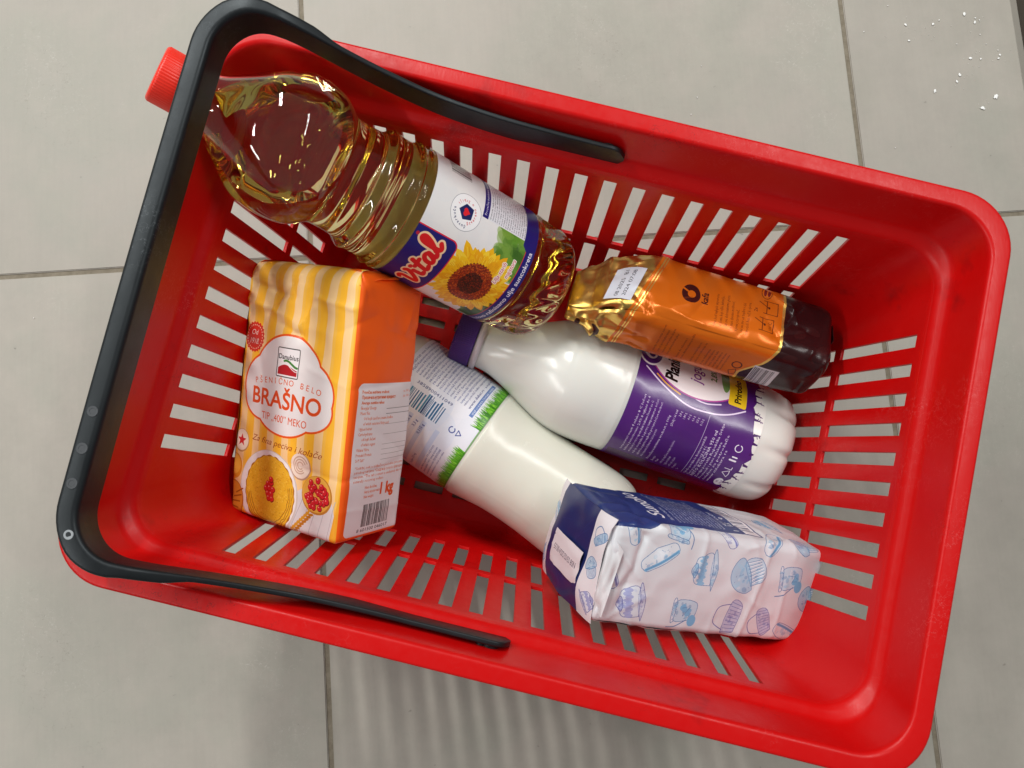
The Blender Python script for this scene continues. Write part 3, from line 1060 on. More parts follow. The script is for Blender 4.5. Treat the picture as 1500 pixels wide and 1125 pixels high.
    for k in range(20):
        x0 = X0 - 70 + k * 7 + rs.uniform(-2, 2); yb = 4.5 + 3.2 * math.sin(x0 * .09)
        h = rs.uniform(3, 7); dx = rs.uniform(-2, 2)
        c.poly([(x0 - 1.1, yb + 1.5), (x0 + 1.1, yb + 1.5), (x0 + dx, yb - h)], (70, 26, 96))
        for q in range(4):
            t = rs.uniform(.2, .9)
            c.line([(x0 + dx * t, yb - h * t), (x0 + dx * t + rs.choice((-1, 1)) * 1.9 * (1.1 - t), yb - h * t - .8)], .45, (70, 26, 96))
    return c


PB, PT = (0.1715, 0.0105, 0.0500), (-0.0660, 0.0360, 0.0660)
fr2 = axis_frame(PB, PT)
L2 = fr2[2] * 1000
k2 = L2 / 240.0
YOG = thing('yogurt_bottle', 'white plastic yogurt bottle with purple label and purple cap, beside coffee pouch', 'bottle', fr2[0])
pts = [(3.5, 0.02), (3.2, 12), (2.0, 22), (0, 29), (0.6, 34), (4, 37.8), (10, 40.2), (20, 41.3), (30, 41.6), (33, 41.2), (60, 41.2), (90, 41.2), (117, 41.2), (120, 41.5), (128, 41.6), (140, 41.8), (150, 41.4), (160, 39.8), (170, 36.6), (180, 32), (190, 26.8), (200, 22), (208, 19.0), (214, 17.4), (219, 16.8), (224, 16.6), (226, 16.4), (227, 0.02)]


nzb = Noise(23)


def yog_mod(s, th):
    s = s / k2
    f = np.ones_like(th)
    if s < 26:                                        # five-lobed foot
        w = max(0.0, 1 - s / 26.0)
        f = f - 0.11 * w ** 1.2 * np.exp(-(np.mod(th + .35, 2 * math.pi / 9) - math.pi / 9) ** 2 / 0.0055)
    f = f + .0035 * nzb(th * 2.2 + 30, np.full_like(th, s * .05)) * min(1, s / 30) + .0022 * np.exp(-((th - .42) / .010) ** 2) * (1 if s > 118 else 0)
    if 125 < s < 160:
        f = f + .004 * np.sin(3 * th + s * .1)
    return f


revolve('bottle', smooth_profile([(s * k2, r) for s, r in pts], 1.2), fr2, M_WHITEPL, YOG, n=180, mod=yog_mod)
nz = Noise(4)
SL2 = (27.0 * k2, 118.0 * k2)
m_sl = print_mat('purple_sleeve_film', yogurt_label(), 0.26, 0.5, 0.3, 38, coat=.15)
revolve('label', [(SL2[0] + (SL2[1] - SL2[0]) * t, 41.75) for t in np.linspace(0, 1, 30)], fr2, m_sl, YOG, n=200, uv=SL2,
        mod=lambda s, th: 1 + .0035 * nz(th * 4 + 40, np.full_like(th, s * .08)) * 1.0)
ribbed_cap('cap', fr2, 226 * k2, 241 * k2, 18.4, M_PURPLECAP, YOG, 84, .45)
revolve('neck_ring', [(221 * k2, 16), (221 * k2, 18.9), (225 * k2, 19.1), (225.4 * k2, 16)], fr2, M_RING, YOG, 96)


# ------------------------------------------------------------------ milk bottle with grass label
def milk_label():
    c = Canvas(258, 66, 8, (232, 235, 244))
    X0 = 129.0
    rs = random.Random(11)
    for k in range(30):
        c.ell(X0 + rs.uniform(-60, 60), rs.uniform(20, 66), rs.uniform(8, 20), rs.uniform(6, 14), rs.choice([(240, 242, 250), (214, 224, 244), (246, 246, 250)]), al=.35)
    BL = (58, 66, 136)
    W1 = 'FERMENTISANI MLEČNI PROIZVOD JOGURT sastojci pasterizovano mleko mlečna mast proteini kalcijum starter kulture čuvati na temperaturi proizvođač uvozi distribuira potrošač servis kvalitet poreklo sveže mleko farma UHT'.split()
    for k in range(17):
        c.text(' '.join(rs.sample(W1, 6)), X0 + 14, 62 - k * 2.75, 1.65, BL if k % 4 else (40, 46, 110), width=50, res=1, bold=.03)
    c.text('www.dukat.rs · e-mail info', X0 + 14, 14.2, 2.0, (40, 46, 110), width=38, res=1, bold=.03)
    c.rect(X0 + 10, 9.6, X0 + 46, 12.4, (96, 128, 190)); c.text('INFORMATIVNA LINIJA', X0 + 12, 10.1, 1.5, (235, 240, 250), width=31, res=1)
    # rotated bar code
    for (y0, h) in ((27, 26),):
        p = 0.0
        while p < h:
            w = rs.choice((.4, .4, .8, 1.1)); c.rect(X0 - 7, y0 + p, X0 + 5 + rs.choice((0, 0, 0, 2)), y0 + p + w, rs.choice([(44, 104, 150), (30, 80, 130), (70, 140, 170)])); p += w + rs.choice((.4, .8, 1.1))
    c.text('3858900411049', X0 + 8.5, 53, 2.3, (50, 60, 120), 'l', .02, rot=R_(-90), width=28)
    # nutrition columns at the lower side
    for k, (a, b_) in enumerate((('Energija', '1,5 g'), ('Masti', '6,5 g'), ('od kojih zasićene', '3,2 g'), ('Ugljeni hidrati', '4,2 g'), ('Proteini', '3,3 g'), ('So', '0,115 g'), ('Kalcijum 120 mg', ''), ('', ''))):
        c.rect(X0 - 52, 58 - k * 5.2, X0 - 10, 61.4 - k * 5.2, (188, 206, 240) if k % 2 else (224, 230, 246), al=.6)
        c.text(a or ' ', X0 - 50, 58.8 - k * 5.2, 1.9, (52, 64, 140), 'l', .02, sx=.85, res=1)
        c.text(b_ or ' ', X0 - 12, 58.8 - k * 5.2, 2.2, (52, 64, 140), 'r', .03, sx=.9, res=1)
    for k in range(4):
        c.text(' '.join(rs.sample(W1, 4)), X0 - 50, 19.5 - k * 2.6, 1.5, BL, width=30, res=1, bold=.02)
    c.line([(X0 - 4 + 2 * math.cos(t), 16 + 2 * math.sin(t)) for t in np.linspace(.4, 5.6, 16)], .7, (60, 76, 150))
    c.line([(X0 - 4, 9), (X0 - 2, 12), (X0 - 6, 12), (X0 - 4, 9)], .6, (60, 76, 150))
    # grass along the foot of the label
    for (xa, xb) in ((X0 - 60, X0 - 12), (X0 + 6, X0 + 70)):
        c.rect(xa, 0, xb, 4.2, (84, 158, 34))
        for k in range(int((xb - xa) * 9)):
            x = rs.uniform(xa, xb); h = rs.uniform(4.5, 9.5); dx = rs.uniform(-1.6, 1.6)
            c.poly([(x - .45, rs.uniform(0, 2.5)), (x + .45, 0), (x + dx, h)], rs.choice([(84, 168, 30), (112, 192, 44), (60, 136, 24), (136, 208, 62), (50, 118, 20)]))
    c.rect(X0 - 60, 0, X0 + 70, 1.0, (60, 128, 30), al=.6)
    return c


MBp, MT = (0.0735, -0.0735, 0.0475), (-0.1640, 0.0185, 0.0480)
fr3 = axis_frame(MBp, MT)
L3 = fr3[2] * 1000
MILK = thing('milk_bottle', 'cream white milk bottle with grass and blue text label under the flour', 'bottle', fr3[0])
pts = [(3, 0.02), (2.4, 14), (0, 27), (1.2, 32), (6, 36), (16, 38.4), (30, 38.4), (44, 37.6), (58, 37.0), (72, 37.0), (86, 37.8), (98, 39.6), (106, 40.9), (110, 41.1), (113, 40.6), (140, 40.5), (172, 40.5), (176, 40.6), (186, 38), (198, 32), (210, 24), (220, 18.4), (226, 17), (230, 16.6), (231, 0.02)]
revolve('bottle', smooth_profile([(s * L3 / 245, r) for s, r in pts], 1.2), fr3, M_CREAMPL, MILK, n=160,
        mod=lambda s, th: 1 + .006 * np.sin(th * 2 + .8) * math.sin(s * .045) + .005 * nzb(th * 2.4 + 60, np.full_like(th, s * .05 + 9)) + .0022 * np.exp(-((th + .75) / .010) ** 2) * (1 if s < 104 else 0))
ML = (111.5 * L3 / 245, 176 * L3 / 245)
revolve('label', [(ML[0] + (ML[1] - ML[0]) * t, 41.0 + (0.25 if 0.02 < t < .98 else 0)) for t in np.linspace(0, 1, 24)], fr3, print_mat('grass_label_film', milk_label(), 0.3, 0.5, 0.2, 45), MILK, n=180, uv=ML)
ribbed_cap('cap', fr3, 231 * L3 / 245, 245 * L3 / 245, 18.2, plastic('white_cap_plastic', srgb(226, 228, 232), .35), MILK, 80, .4)

# ------------------------------------------------------------------ soft packs
class Pack:
    """pillow-edged pack. local axes: x = width (reading direction), y = up the pack, z = out of the front"""
    def __init__(self, center, R, w, d, h, r, disp=None, secw=None, secd=None, off=None, re0=5.0, re1=5.0, capm=20.0):
        self.c, self.R = np.array(center, float), np.array(R, float)      # basket frame, mm
        self.w, self.d, self.h, self.r = w, d, h, r
        self.per = 2 * (w + d)
        self.disp = disp or (lambda s, t: 0 * s)
        self.secw = secw or (lambda t: np.ones_like(t))
        self.secd = secd or (lambda t: np.ones_like(t))
        self.off = off or (lambda t: (0 * t, 0 * t))
        self.re0, self.re1, self.capm = re0, re1, capm

    def section(self, s):
        w, d, r = self.w, self.d, self.r
        s = np.mod(s, self.per)
        x = np.where(s < w, -w / 2 + s, np.where(s < w + d, w / 2, np.where(s < 2 * w + d, w / 2 - (s - w - d), -w / 2)))
        z = np.where(s < w, d / 2, np.where(s < w + d, d / 2 - (s - w), np.where(s < 2 * w + d, -d / 2, -d / 2 + (s - 2 * w - d))))
        ix = np.clip(x, -(w / 2 - r), w / 2 - r); iz = np.clip(z, -(d / 2 - r), d / 2 - r)
        dx, dz = x - ix, z - iz
        # points on the flat part of a side keep that side's normal
        L = np.sqrt(dx * dx + dz * dz) + 1e-9
        return ix + r * dx / L, iz + r * dz / L, dx / L, dz / L

    def local(self, s, t, lift=0.0):
        x, z, nx, nz = self.section(s)
        tt = np.clip(t, 0, self.h)
        i0 = np.clip(1 - tt / self.re0, 0, 1); i1 = np.clip(1 - (self.h - tt) / self.re1, 0, 1)
        ins = self.re0 * (1 - np.sqrt(1 - i0 ** 2 * .999)) + self.re1 * (1 - np.sqrt(1 - i1 ** 2 * .999))
        e = self.disp(s, tt) - ins + lift
        x, z = x + nx * e, z + nz * e
        fw, fd = self.secw(tt), self.secd(tt)
        ox, oz = self.off(tt)
        return np.stack([x * fw + ox, tt - self.h / 2, z * fd + oz], -1)

    def to_world(self, P):
        return bw((P @ self.R.T + self.c) / 1000)

    def build(self, name, mat, parent, ds=1.4, dt=1.4, caps=True):
        ns = int(self.per / ds)
        S = np.linspace(0, self.per, ns + 1)
        # crowd samples at the four corners
        for c in (0, self.w, self.w + self.d, 2 * self.w + self.d, self.per):
            S = np.concatenate([S, np.clip(c + np.linspace(-self.r, self.r, 9), 0, self.per)])
        S = np.unique(np.round(S, 4))
        t0 = self.re0 * (1 - np.cos(np.linspace(0, math.pi / 2, 7)))
        t1 = self.h - self.re1 * (1 - np.cos(np.linspace(0, math.pi / 2, 7)))
        Tm = np.unique(np.round(np.concatenate([t0, np.linspace(self.re0, self.h - self.re1, int(self.h / dt)), t1]), 4))
        rows, uv = [], []
        H = self.h + 2 * self.capm
        for t in Tm:
            rows.append(self.local(S, np.full_like(S, t)))
            uv.append(np.stack([S / self.per, np.full_like(S, (t + self.capm) / H)], 1))
        if caps:
            for end in (0, 1):
                base = rows[-1] if end else rows[0]
                cen = base.mean(0)
                ex_r, ex_u = [], []
                for k, f in enumerate((.93, .82, .66, .48, .28, .1, 0.0)):
                    P = cen + (base - cen) * f
                    P[:, 1] += (1 if end else -1) * (1 - f) * 0.8
                    ex_r.append(P)
                    inn = (1 - f) * min(self.w, self.d) / 2
                    ex_u.append(np.stack([S / self.per, np.full_like(S, ((self.h + inn if end else -inn) + self.capm) / H)], 1))
                if end:
                    rows += ex_r; uv += ex_u
                else:
                    rows = ex_r[::-1] + rows; uv = ex_u[::-1] + uv
        V = self.to_world(np.concatenate(rows))
        return mesh_obj(name, V, grid_faces(len(rows), len(S)), mat, parent, np.concatenate(uv))

    def patch(self, name, quad, mat, parent, lift=0.35, n=14):
        """thin printed patch laid on the surface: quad = four (s, t) corners"""
        q = np.array(quad, float)
        V, U = [], []
        for j in range(n + 1):
            for i in range(n + 1):
                u, v = i / n, j / n
                st = q[0] * (1 - u) * (1 - v) + q[1] * u * (1 - v) + q[2] * u * v + q[3] * (1 - u) * v
                V.append(self.local(np.array([st[0]]), np.array([st[1]]), lift)[0]); U.append((u, v))
        o = mesh_obj(name, self.to_world(np.array(V)), grid_faces(n + 1, n + 1), mat, parent, U)
        return o


def crease_fn(creases, per):
    C = np.array(creases, float)

    def f(s, t):
        e = np.zeros_like(s)
        for s0, t0, s1, t1, amp, wd in C:
            ds, dt_ = s1 - s0, t1 - t0
            L = ds * ds + dt_ * dt_ + 1e-9
            for sh in (0, -per, per):
                u = np.clip(((s + sh - s0) * ds + (t - t0) * dt_) / L, 0, 1)
                d = np.sqrt((s + sh - s0 - u * ds) ** 2 + (t - t0 - u * dt_) ** 2)
                e = e + amp * np.exp(-d / wd) * (1 - .5 * np.abs(u - .5))
        return e
    return f


def rand_creases(rs, n, smax, t0, t1, amp, wd, lmin, lmax, ang=None):
    o = []
    for _ in range(n):
        a = rs.uniform(0, math.pi) if ang is None else rs.gauss(*ang)
        L = rs.uniform(lmin, lmax)
        s, t = rs.uniform(0, smax), rs.uniform(t0, t1)
        o.append((s, t, s + L * math.cos(a), t + L * math.sin(a), rs.uniform(.4, 1) * amp * rs.choice((-1, 1, -1)), wd * rs.uniform(.6, 1.4)))
    return o


# ------------------------------------------------------------------ flour
FW, FD, FH, FC = 93.0, 57.0, 161.0, 30.0


def flour_art():
    per = 2 * (FW + FD)
    c = Canvas(per, FH + 2 * FC, 7, (243, 104, 28))
    B = FC                                            # t = 0 in canvas y
    rs = random.Random(2)
    YE, PA, OR = (255, 192, 50), (252, 213, 152), (242, 92, 20)
    WHT = (240, 236, 234)
    for x0 in (0, FW + FD):
        c.rect(x0, 0, x0 + FW, FH + 2 * FC, YE)
        for k in range(7):
            x = x0 + 4.5 + k * 13.2
            c.rect(x, 0, x + 5.9, FH + 2 * FC, PA)
            c.rect(x + 5.9, 0, x + 8.0, FH + 2 * FC, (251, 196, 88), al=.7)
    # --- food picture at the foot of the front
    c.poly([(40, B - 12), (95, B - 12), (93, B + 6), (88, B + 24), (70, B + 32), (56, B + 24), (48, B + 6)], (226, 222, 222))
    for k in range(5):
        c.line([(50 + 8 * k, B - 12), (66 + 6 * k, B + 26)], .45, (190, 186, 190))
    c.poly([(84, B - 12), (93.2, B - 12), (93.2, B + 34), (90, B + 18)], (250, 178, 46))
    c.ell(35, B + 19.4, 25.5, 26.4, (214, 204, 196)); c.ell(34.6, B + 20, 24.6, 25.4, (244, 240, 236))
    c.ell(36, B + 19, 21.6, 23.8, (176, 110, 26), scallop=23, sc=.012); c.ell(36, B + 19.3, 20.9, 23, (236, 182, 44), scallop=17, sc=.012)
    for k in range(700):
        a, r = rs.uniform(0, 6.28), math.sqrt(rs.random())
        c.ell(36 + 20 * r * math.cos(a), B + 19.3 + 22 * r * math.sin(a), rs.uniform(.25, .7), rs.uniform(.2, .5), rs.choice([(222, 160, 30), (244, 200, 72), (204, 140, 26), (248, 208, 90)]), al=.6)
    for rr in (.95, .88, .8):
        pts = [(36 + 20.6 * rr * math.cos(a) + rs.uniform(-.4, .4), B + 19.3 + 22.8 * rr * math.sin(a) + rs.uniform(-.4, .4)) for a in np.linspace(3.3, 6.6, 30)]
        c.line(pts, .5, (150, 92, 22), al=.8)
    for (x, y) in ((34, 25), (37, 26), (32.6, 22), (35.6, 22.6), (38.6, 22), (34.4, 19), (37.6, 19), (35.6, 16.4), (38.4, 16.2), (36.6, 28)):
        c.ell(x + .3, B + y - .3, 2, 2, (150, 20, 22)); c.ell(x, B + y, 1.8, 1.8, (224, 44, 40)); c.ell(x - .5, B + y + .6, .5, .5, (250, 150, 140))
    # cream swirl
    c.ell(61, B + 41, 8.2, 8.2, (190, 150, 128)); c.ell(60.6, B + 41.4, 7.6, 7.6, (244, 226, 208))
    for r0 in (6.2, 4.4, 2.6):
        c.line([(60.6 + r0 * math.cos(a) * (1 - a * .05), B + 41.4 + r0 * math.sin(a) * (1 - a * .05)) for a in np.linspace(0.4, 5.4, 24)], .8, (206, 172, 150))
    # berry tart
    c.ell(75.5, B + 26.6, 12.2, 11.6, (196, 130, 44)); c.ell(75, B + 27, 11.4, 10.8, (236, 178, 72))
    for k in range(46):
        a, r = rs.uniform(0, 6.28), 9.2 * math.sqrt(rs.random())
        x, y = 75 + r * math.cos(a), B + 27.2 + r * .95 * math.sin(a)
        c.ell(x + .3, y - .3, 1.85, 1.85, (140, 14, 22)); c.ell(x, y, 1.7, 1.7, (216, 34, 44)); c.ell(x - .5, y + .6, .45, .45, (250, 160, 150))
    # star biscuit, croissants
    c.ell(7.4, B + 47, 7.0, 7.4, (200, 150, 90)); c.ell(7.4, B + 47.4, 6.3, 6.7, (244, 226, 204))
    st = []
    for k in range(10):
        r = 4.2 if k % 2 == 0 else 1.8
        st.append((7.4 + r * math.sin(k * math.pi / 5), B + 47.2 + r * math.cos(k * math.pi / 5)))
    c.poly(st, (206, 36, 40))
    c.ell(2.5, B + 30, 7.5, 8.5, (226, 150, 40)); c.ell(2.5, B + 31, 6, 6.5, (244, 180, 66))
    c.ell(3, B + 8, 10, 13, (198, 116, 28)); c.ell(4, B + 9, 8, 11, (232, 158, 52))
    for k in range(5): c.line([(-2 + 2 * k, B + 1 + 3 * k), (7 + 1.2 * k, B - 1 + 4.4 * k)], .9, (172, 92, 20))
    # wheat ear
    for k in range(11):
        x, y = 54 + k * 1.7, B - 3 + k * 1.75
        c.ell(x - 1.0, y + .8, 1.9, .85, (224, 158, 44), rot=1.3); c.ell(x + 1.0, y - .5, 1.9, .85, (198, 124, 26), rot=.2)
    # script line above the pictures
    c.text('Za fina peciva i kolače', 47, B + 49.0, 4.0, (168, 74, 22), 'c', .006, .35, rot=R_(-1), width=60)
    # cloud panel
    cl = [(44, 90, 28, 27), (28, 84, 21, 20), (59, 84, 22, 20), (44, 73, 25, 16), (24, 78, 16, 14), (64, 76, 17, 13)]
    for gr, col in ((1.3, OR), (0, WHT)):
        for x, y, a, b_ in cl: c.ell(x, B + y, a + gr, b_ + gr, col)
    # maker's logo: framed square with red and green hills
    c.rect(35.0, B + 92.0, 53.0, B + 110.0, (40, 36, 36), r=1.2); c.rect(35.5, B + 92.5, 52.5, B + 109.5, (246, 244, 244), r=.9)
    c.text('Danubius', 44, B + 103.0, 3.1, (30, 28, 30), 'c', .028, width=15.6)
    hill = [(36.3, B + 93.6), (51.7, B + 93.6), (51.7, B + 97.0)] + [(51.7 - 15.4 * t, B + 97.0 + 3.6 * math.sin(t * 3.0) * t ** .5) for t in np.linspace(0, 1, 20)] + [(36.3, B + 96)]
    c.poly(hill, (186, 26, 36))
    c.line([(36.3 + 15.4 * t, B + 98.8 + 2.6 * math.sin(2.6 - t * 4.2)) for t in np.linspace(0, 1, 20)], .5, (240, 240, 236))
    c.line([(41 + 10.6 * t, B + 100.4 + 1.8 * math.sin(2.2 - t * 3.6)) for t in np.linspace(0, 1, 20)], 1.3, (60, 128, 50))
    for i, ch in enumerate('PŠENIČNO BELO'):
        a = -1 + 2 * i / 12
        c.text(ch, 44 + a * 26, B + 87.6 - 2.2 * abs(a) ** 2, 3.7, (228, 84, 24), 'c', .01, rot=-a * .16)
    c.text('BRAŠNO', 44, B + 73.0, 10.6, (230, 80, 22), 'c', .022, width=58)
    c.text('TIP „400” MEKO', 44, B + 64.4, 4.6, (226, 78, 22), 'c', .012, width=39)
    # seal
    c.ell(11.6, B + 113, 9.2, 9.2, (222, 50, 36), scallop=22, sc=.045)
    for k in range(26):
        a = 6.283 * k / 26
        c.ell(11.6 + 7.4 * math.cos(a), B + 113 + 7.4 * math.sin(a), .45, .45, (250, 200, 170))
    c.text('Od', 11.6, B + 114.4, 3.4, (252, 232, 220), 'c', .01, .25); c.text('1918.', 11.6, B + 108.8, 3.6, (252, 232, 220), 'c', .01, .25, sx=.9)
    # weight badge
    c.ell(78, B - 4, 7.6, 5.6, (238, 92, 22)); c.text('1 kg', 78, B - 6, 4.4, (252, 244, 236), 'c', .03)
    # --- right side: orange, white panel with facts
    s0 = FW
    c.rect(s0, 0, s0 + FD, FH + 2 * FC, (254, 100, 16))
    c.rect(s0 + 6, B + 3, s0 + FD + 8, B + 96, (236, 232, 234), r=4)
    c.rect(s0 + FD, 0, s0 + FD + FW, FH + 2 * FC, YE)
    rows = ['Prosečna nutritivna vrednost', 'Просечна нутритивна вредност', 'Average nutrition values', 'Energija/ Energy', 'Masti/ Fat', 'Od kojih zasićene masne kiseline', 'of which saturated fatty acid', 'Ugljeni hidrati', 'Carbohydrates', 'od kojih šećeri', 'of which sugars', 'Vlakna/ Fibre', 'Proteini/ Protein', 'So*/ Salt*']
    for k, s in enumerate(rows):
        y = B + 90 - k * 3.15
        c.text(s, s0 + 9 + (3 if s[:2] in ('Od', 'of', 'od') else 0), y, 1.95, (214, 74, 22), 'l', .05 if k < 3 else .03, sx=.70, res=1)
        if k in (3, 4, 6, 8, 10, 11, 12, 13): c.line([(s0 + 30, y), (s0 + FD - 2, y)], .22, (90, 84, 84))
    c.text('na 100 g', s0 + FD - 11, B + 90, 1.7, (226, 90, 34), 'l', .02, res=1); c.text('за 100 г', s0 + FD - 11, B + 86.8, 1.7, (226, 90, 34), 'l', .02, res=1)
    for k, s in enumerate(('*Sadržaj soli je isključivo posledica prisustva', 'prirodnog natrijuma *Садржај соли је природан', 'natrijum. *The salt content is exclusively due to', 'naturally occurring sodium')):
        c.text(s, s0 + 9, B + 44.6 - k * 2.7, 1.7, (214, 74, 22), width=45 if k < 3 else 26, res=1, bold=.03)
    for k, s in enumerate(('Neto količina', 'Нето количина', 'Net weight')):
        c.text(s, s0 + 19, B + 32 - k * 2.9, 1.8, (214, 74, 22), 'l', .035, sx=.8, res=1)
    c.text('1 kg', s0 + 34, B + 27, 7.4, (228, 82, 20), 'l', .05, sx=.85)
    c.barcode(s0 + 20, B + 8, s0 + 45, B + 22, seed=7)
    c.text('8 601500 046017', s0 + 17, B + 4.8, 2.2, (30, 26, 26), width=28)
    return c


rsf = random.Random(21)
cf = crease_fn(rand_creases(rsf, 24, 300, 108, 156, 1.5, 2.2, 10, 40) + rand_creases(rsf, 7, 300, 20, 100, .5, 3.0, 15, 45, (0.1, .35))
               + [(20, 128, 40, 150, -2.4, 2.4), (34, 124, 52, 118, -2.6, 2.4), (40, 112, 60, 136, 2.2, 2.4), (52, 118, 58, 146, -2.0, 2.2), (0, 136, 30, 130, 2.0, 2.2), (8, 146, 40, 140, -2.2, 2.4), (60, 142, 90, 138, 1.8, 2.2), (60, 100, 93, 92, .6, 2),
                  (50, 41, 93, 38, -.9, 1.8), (93, 38, 150, 48, -.8, 1.8), (93, 92, 150, 98, -.8, 2), (98, 150, 120, 128, 1.2, 2.5), (120, 128, 146, 122, -1.0, 2.2), (93, 20, 150, 17, .4, 1.5)], 300)
nf = Noise(9)


def flour_disp(s, t):
    w = np.sin(np.clip(t / FH, 0, 1) * math.pi)
    x, z, nx, nz = FLP.section(s)
    inf = np.cos(np.clip(x / (FW / 2), -1, 1) * math.pi / 2) * np.abs(nz) + np.cos(np.clip(z / (FD / 2), -1, 1) * math.pi / 2) * np.abs(nx)
    e = 2.6 * w ** .7 * inf
    e = e + 0.7 * nf(s / 30, t / 30) + .30 * nf(s / 9 + 30, t / 11) * (0.5 + 1.2 * np.clip((t - 95) / 50, 0, 1))
    e = e - .40 * np.abs(nf(s / 13 + 60, t / 13)) * (0.4 + 1.8 * np.clip((t - 90) / 50, 0, 1))
    return e + .85 * cf(s, t)


RF = [[0.8698, -0.1174, -0.4792], [-0.0057, 0.9688, -0.2477], [0.4934, 0.2182, 0.842]]
FLP = Pack((-132.9, -29.6, 112.6), RF, FW, FD, FH, 4.0, None, re0=4, re1=11, capm=FC)
FLP.disp = flour_disp
fc = bw(np.array([[-.1326, -.0327, .06]]))[0]
FLOUR = thing('flour_pack', 'orange striped paper flour bag leaning on the left basket wall', 'flour bag', fc)
m_flour = print_mat('flour_paper', flour_art(), 0.46, 0.4, 0.12, 240, coat=.06)
FLP.build('paper_bag', m_flour, FLOUR, 1.3, 1.3)
m_or, t_, b_n = nt('orange_paper'); setp(b_n, Base_Color=srgb(254, 100, 16), Roughness=.5)
nn = add_noise(t_, 120, 4, .6); bump(t_, b_n, nn.outputs[0], .3, .0008)


def sheet(name, pack, corners, mat, parent, n=10, amp=1.2, seed=1, thick=0.25):
    """small crumpled paper flap between four local corners (mm)"""
    q = np.array(corners, float); nz_ = Noise(seed)
    nrm_ = np.cross(q[1] - q[0], q[3] - q[0]); nrm_ /= np.linalg.norm(nrm_)
    V, U = [], []
    for lay in (0, 1):
        for j in range(n + 1):
            for i in range(n + 1):
                u, v = i / n, j / n
                p = q[0] * (1 - u) * (1 - v) + q[1] * u * (1 - v) + q[2] * u * v + q[3] * (1 - u) * v
                a = amp * (nz_(np.array([u * 3.2]), np.array([v * 3.2]))[0] - .6 * abs(nz_(np.array([u * 5 + 9]), np.array([v * 5]))[0]))
                V.append(p + nrm_ * (a - lay * thick)); U.append((u, v))
    m = (n + 1) ** 2
    F = grid_faces(n + 1, n + 1)
    F2 = [tuple(m + k for k in f[::-1]) for f in F]
    E = []
    idx = [i for i in range(n + 1)] + [(n + 1) * j + n for j in range(1, n + 1)] + [(n + 1) * n + i for i in range(n - 1, -1, -1)] + [(n + 1) * j for j in range(n - 1, 0, -1)]
    for a, b_ in zip(idx, idx[1:] + idx[:1]): E.append((b_, a, m + a, m + b_))
    return mesh_obj(name, pack.to_world(np.array(V)), F + F2 + E, mat, parent, U, sharp=50)


hw, hd, hh = FW / 2, FD / 2, FH / 2
sheet('top_flap', FLP, [(hw - 16, hh - 7, hd - 6), (hw - 1, hh - 9, hd + 0), (hw + 2, hh + 2, -hd + 4), (hw - 26, hh + 3, -hd + 6)], m_or, FLOUR, 12, 2.4, 3)
sheet('corner_ear', FLP, [(hw - 3, hh - 10, 10), (hw + 4, hh - 9, -hd - 4), (hw + 8, hh - 2, -hd - 16), (hw - 6, hh + 2.5, -12)], m_or, FLOUR, 10, 1.6, 5)


# ------------------------------------------------------------------ sugar
SW_, SD_, SH_, SCm = 61.0, 72.0, 150.0, 20.0


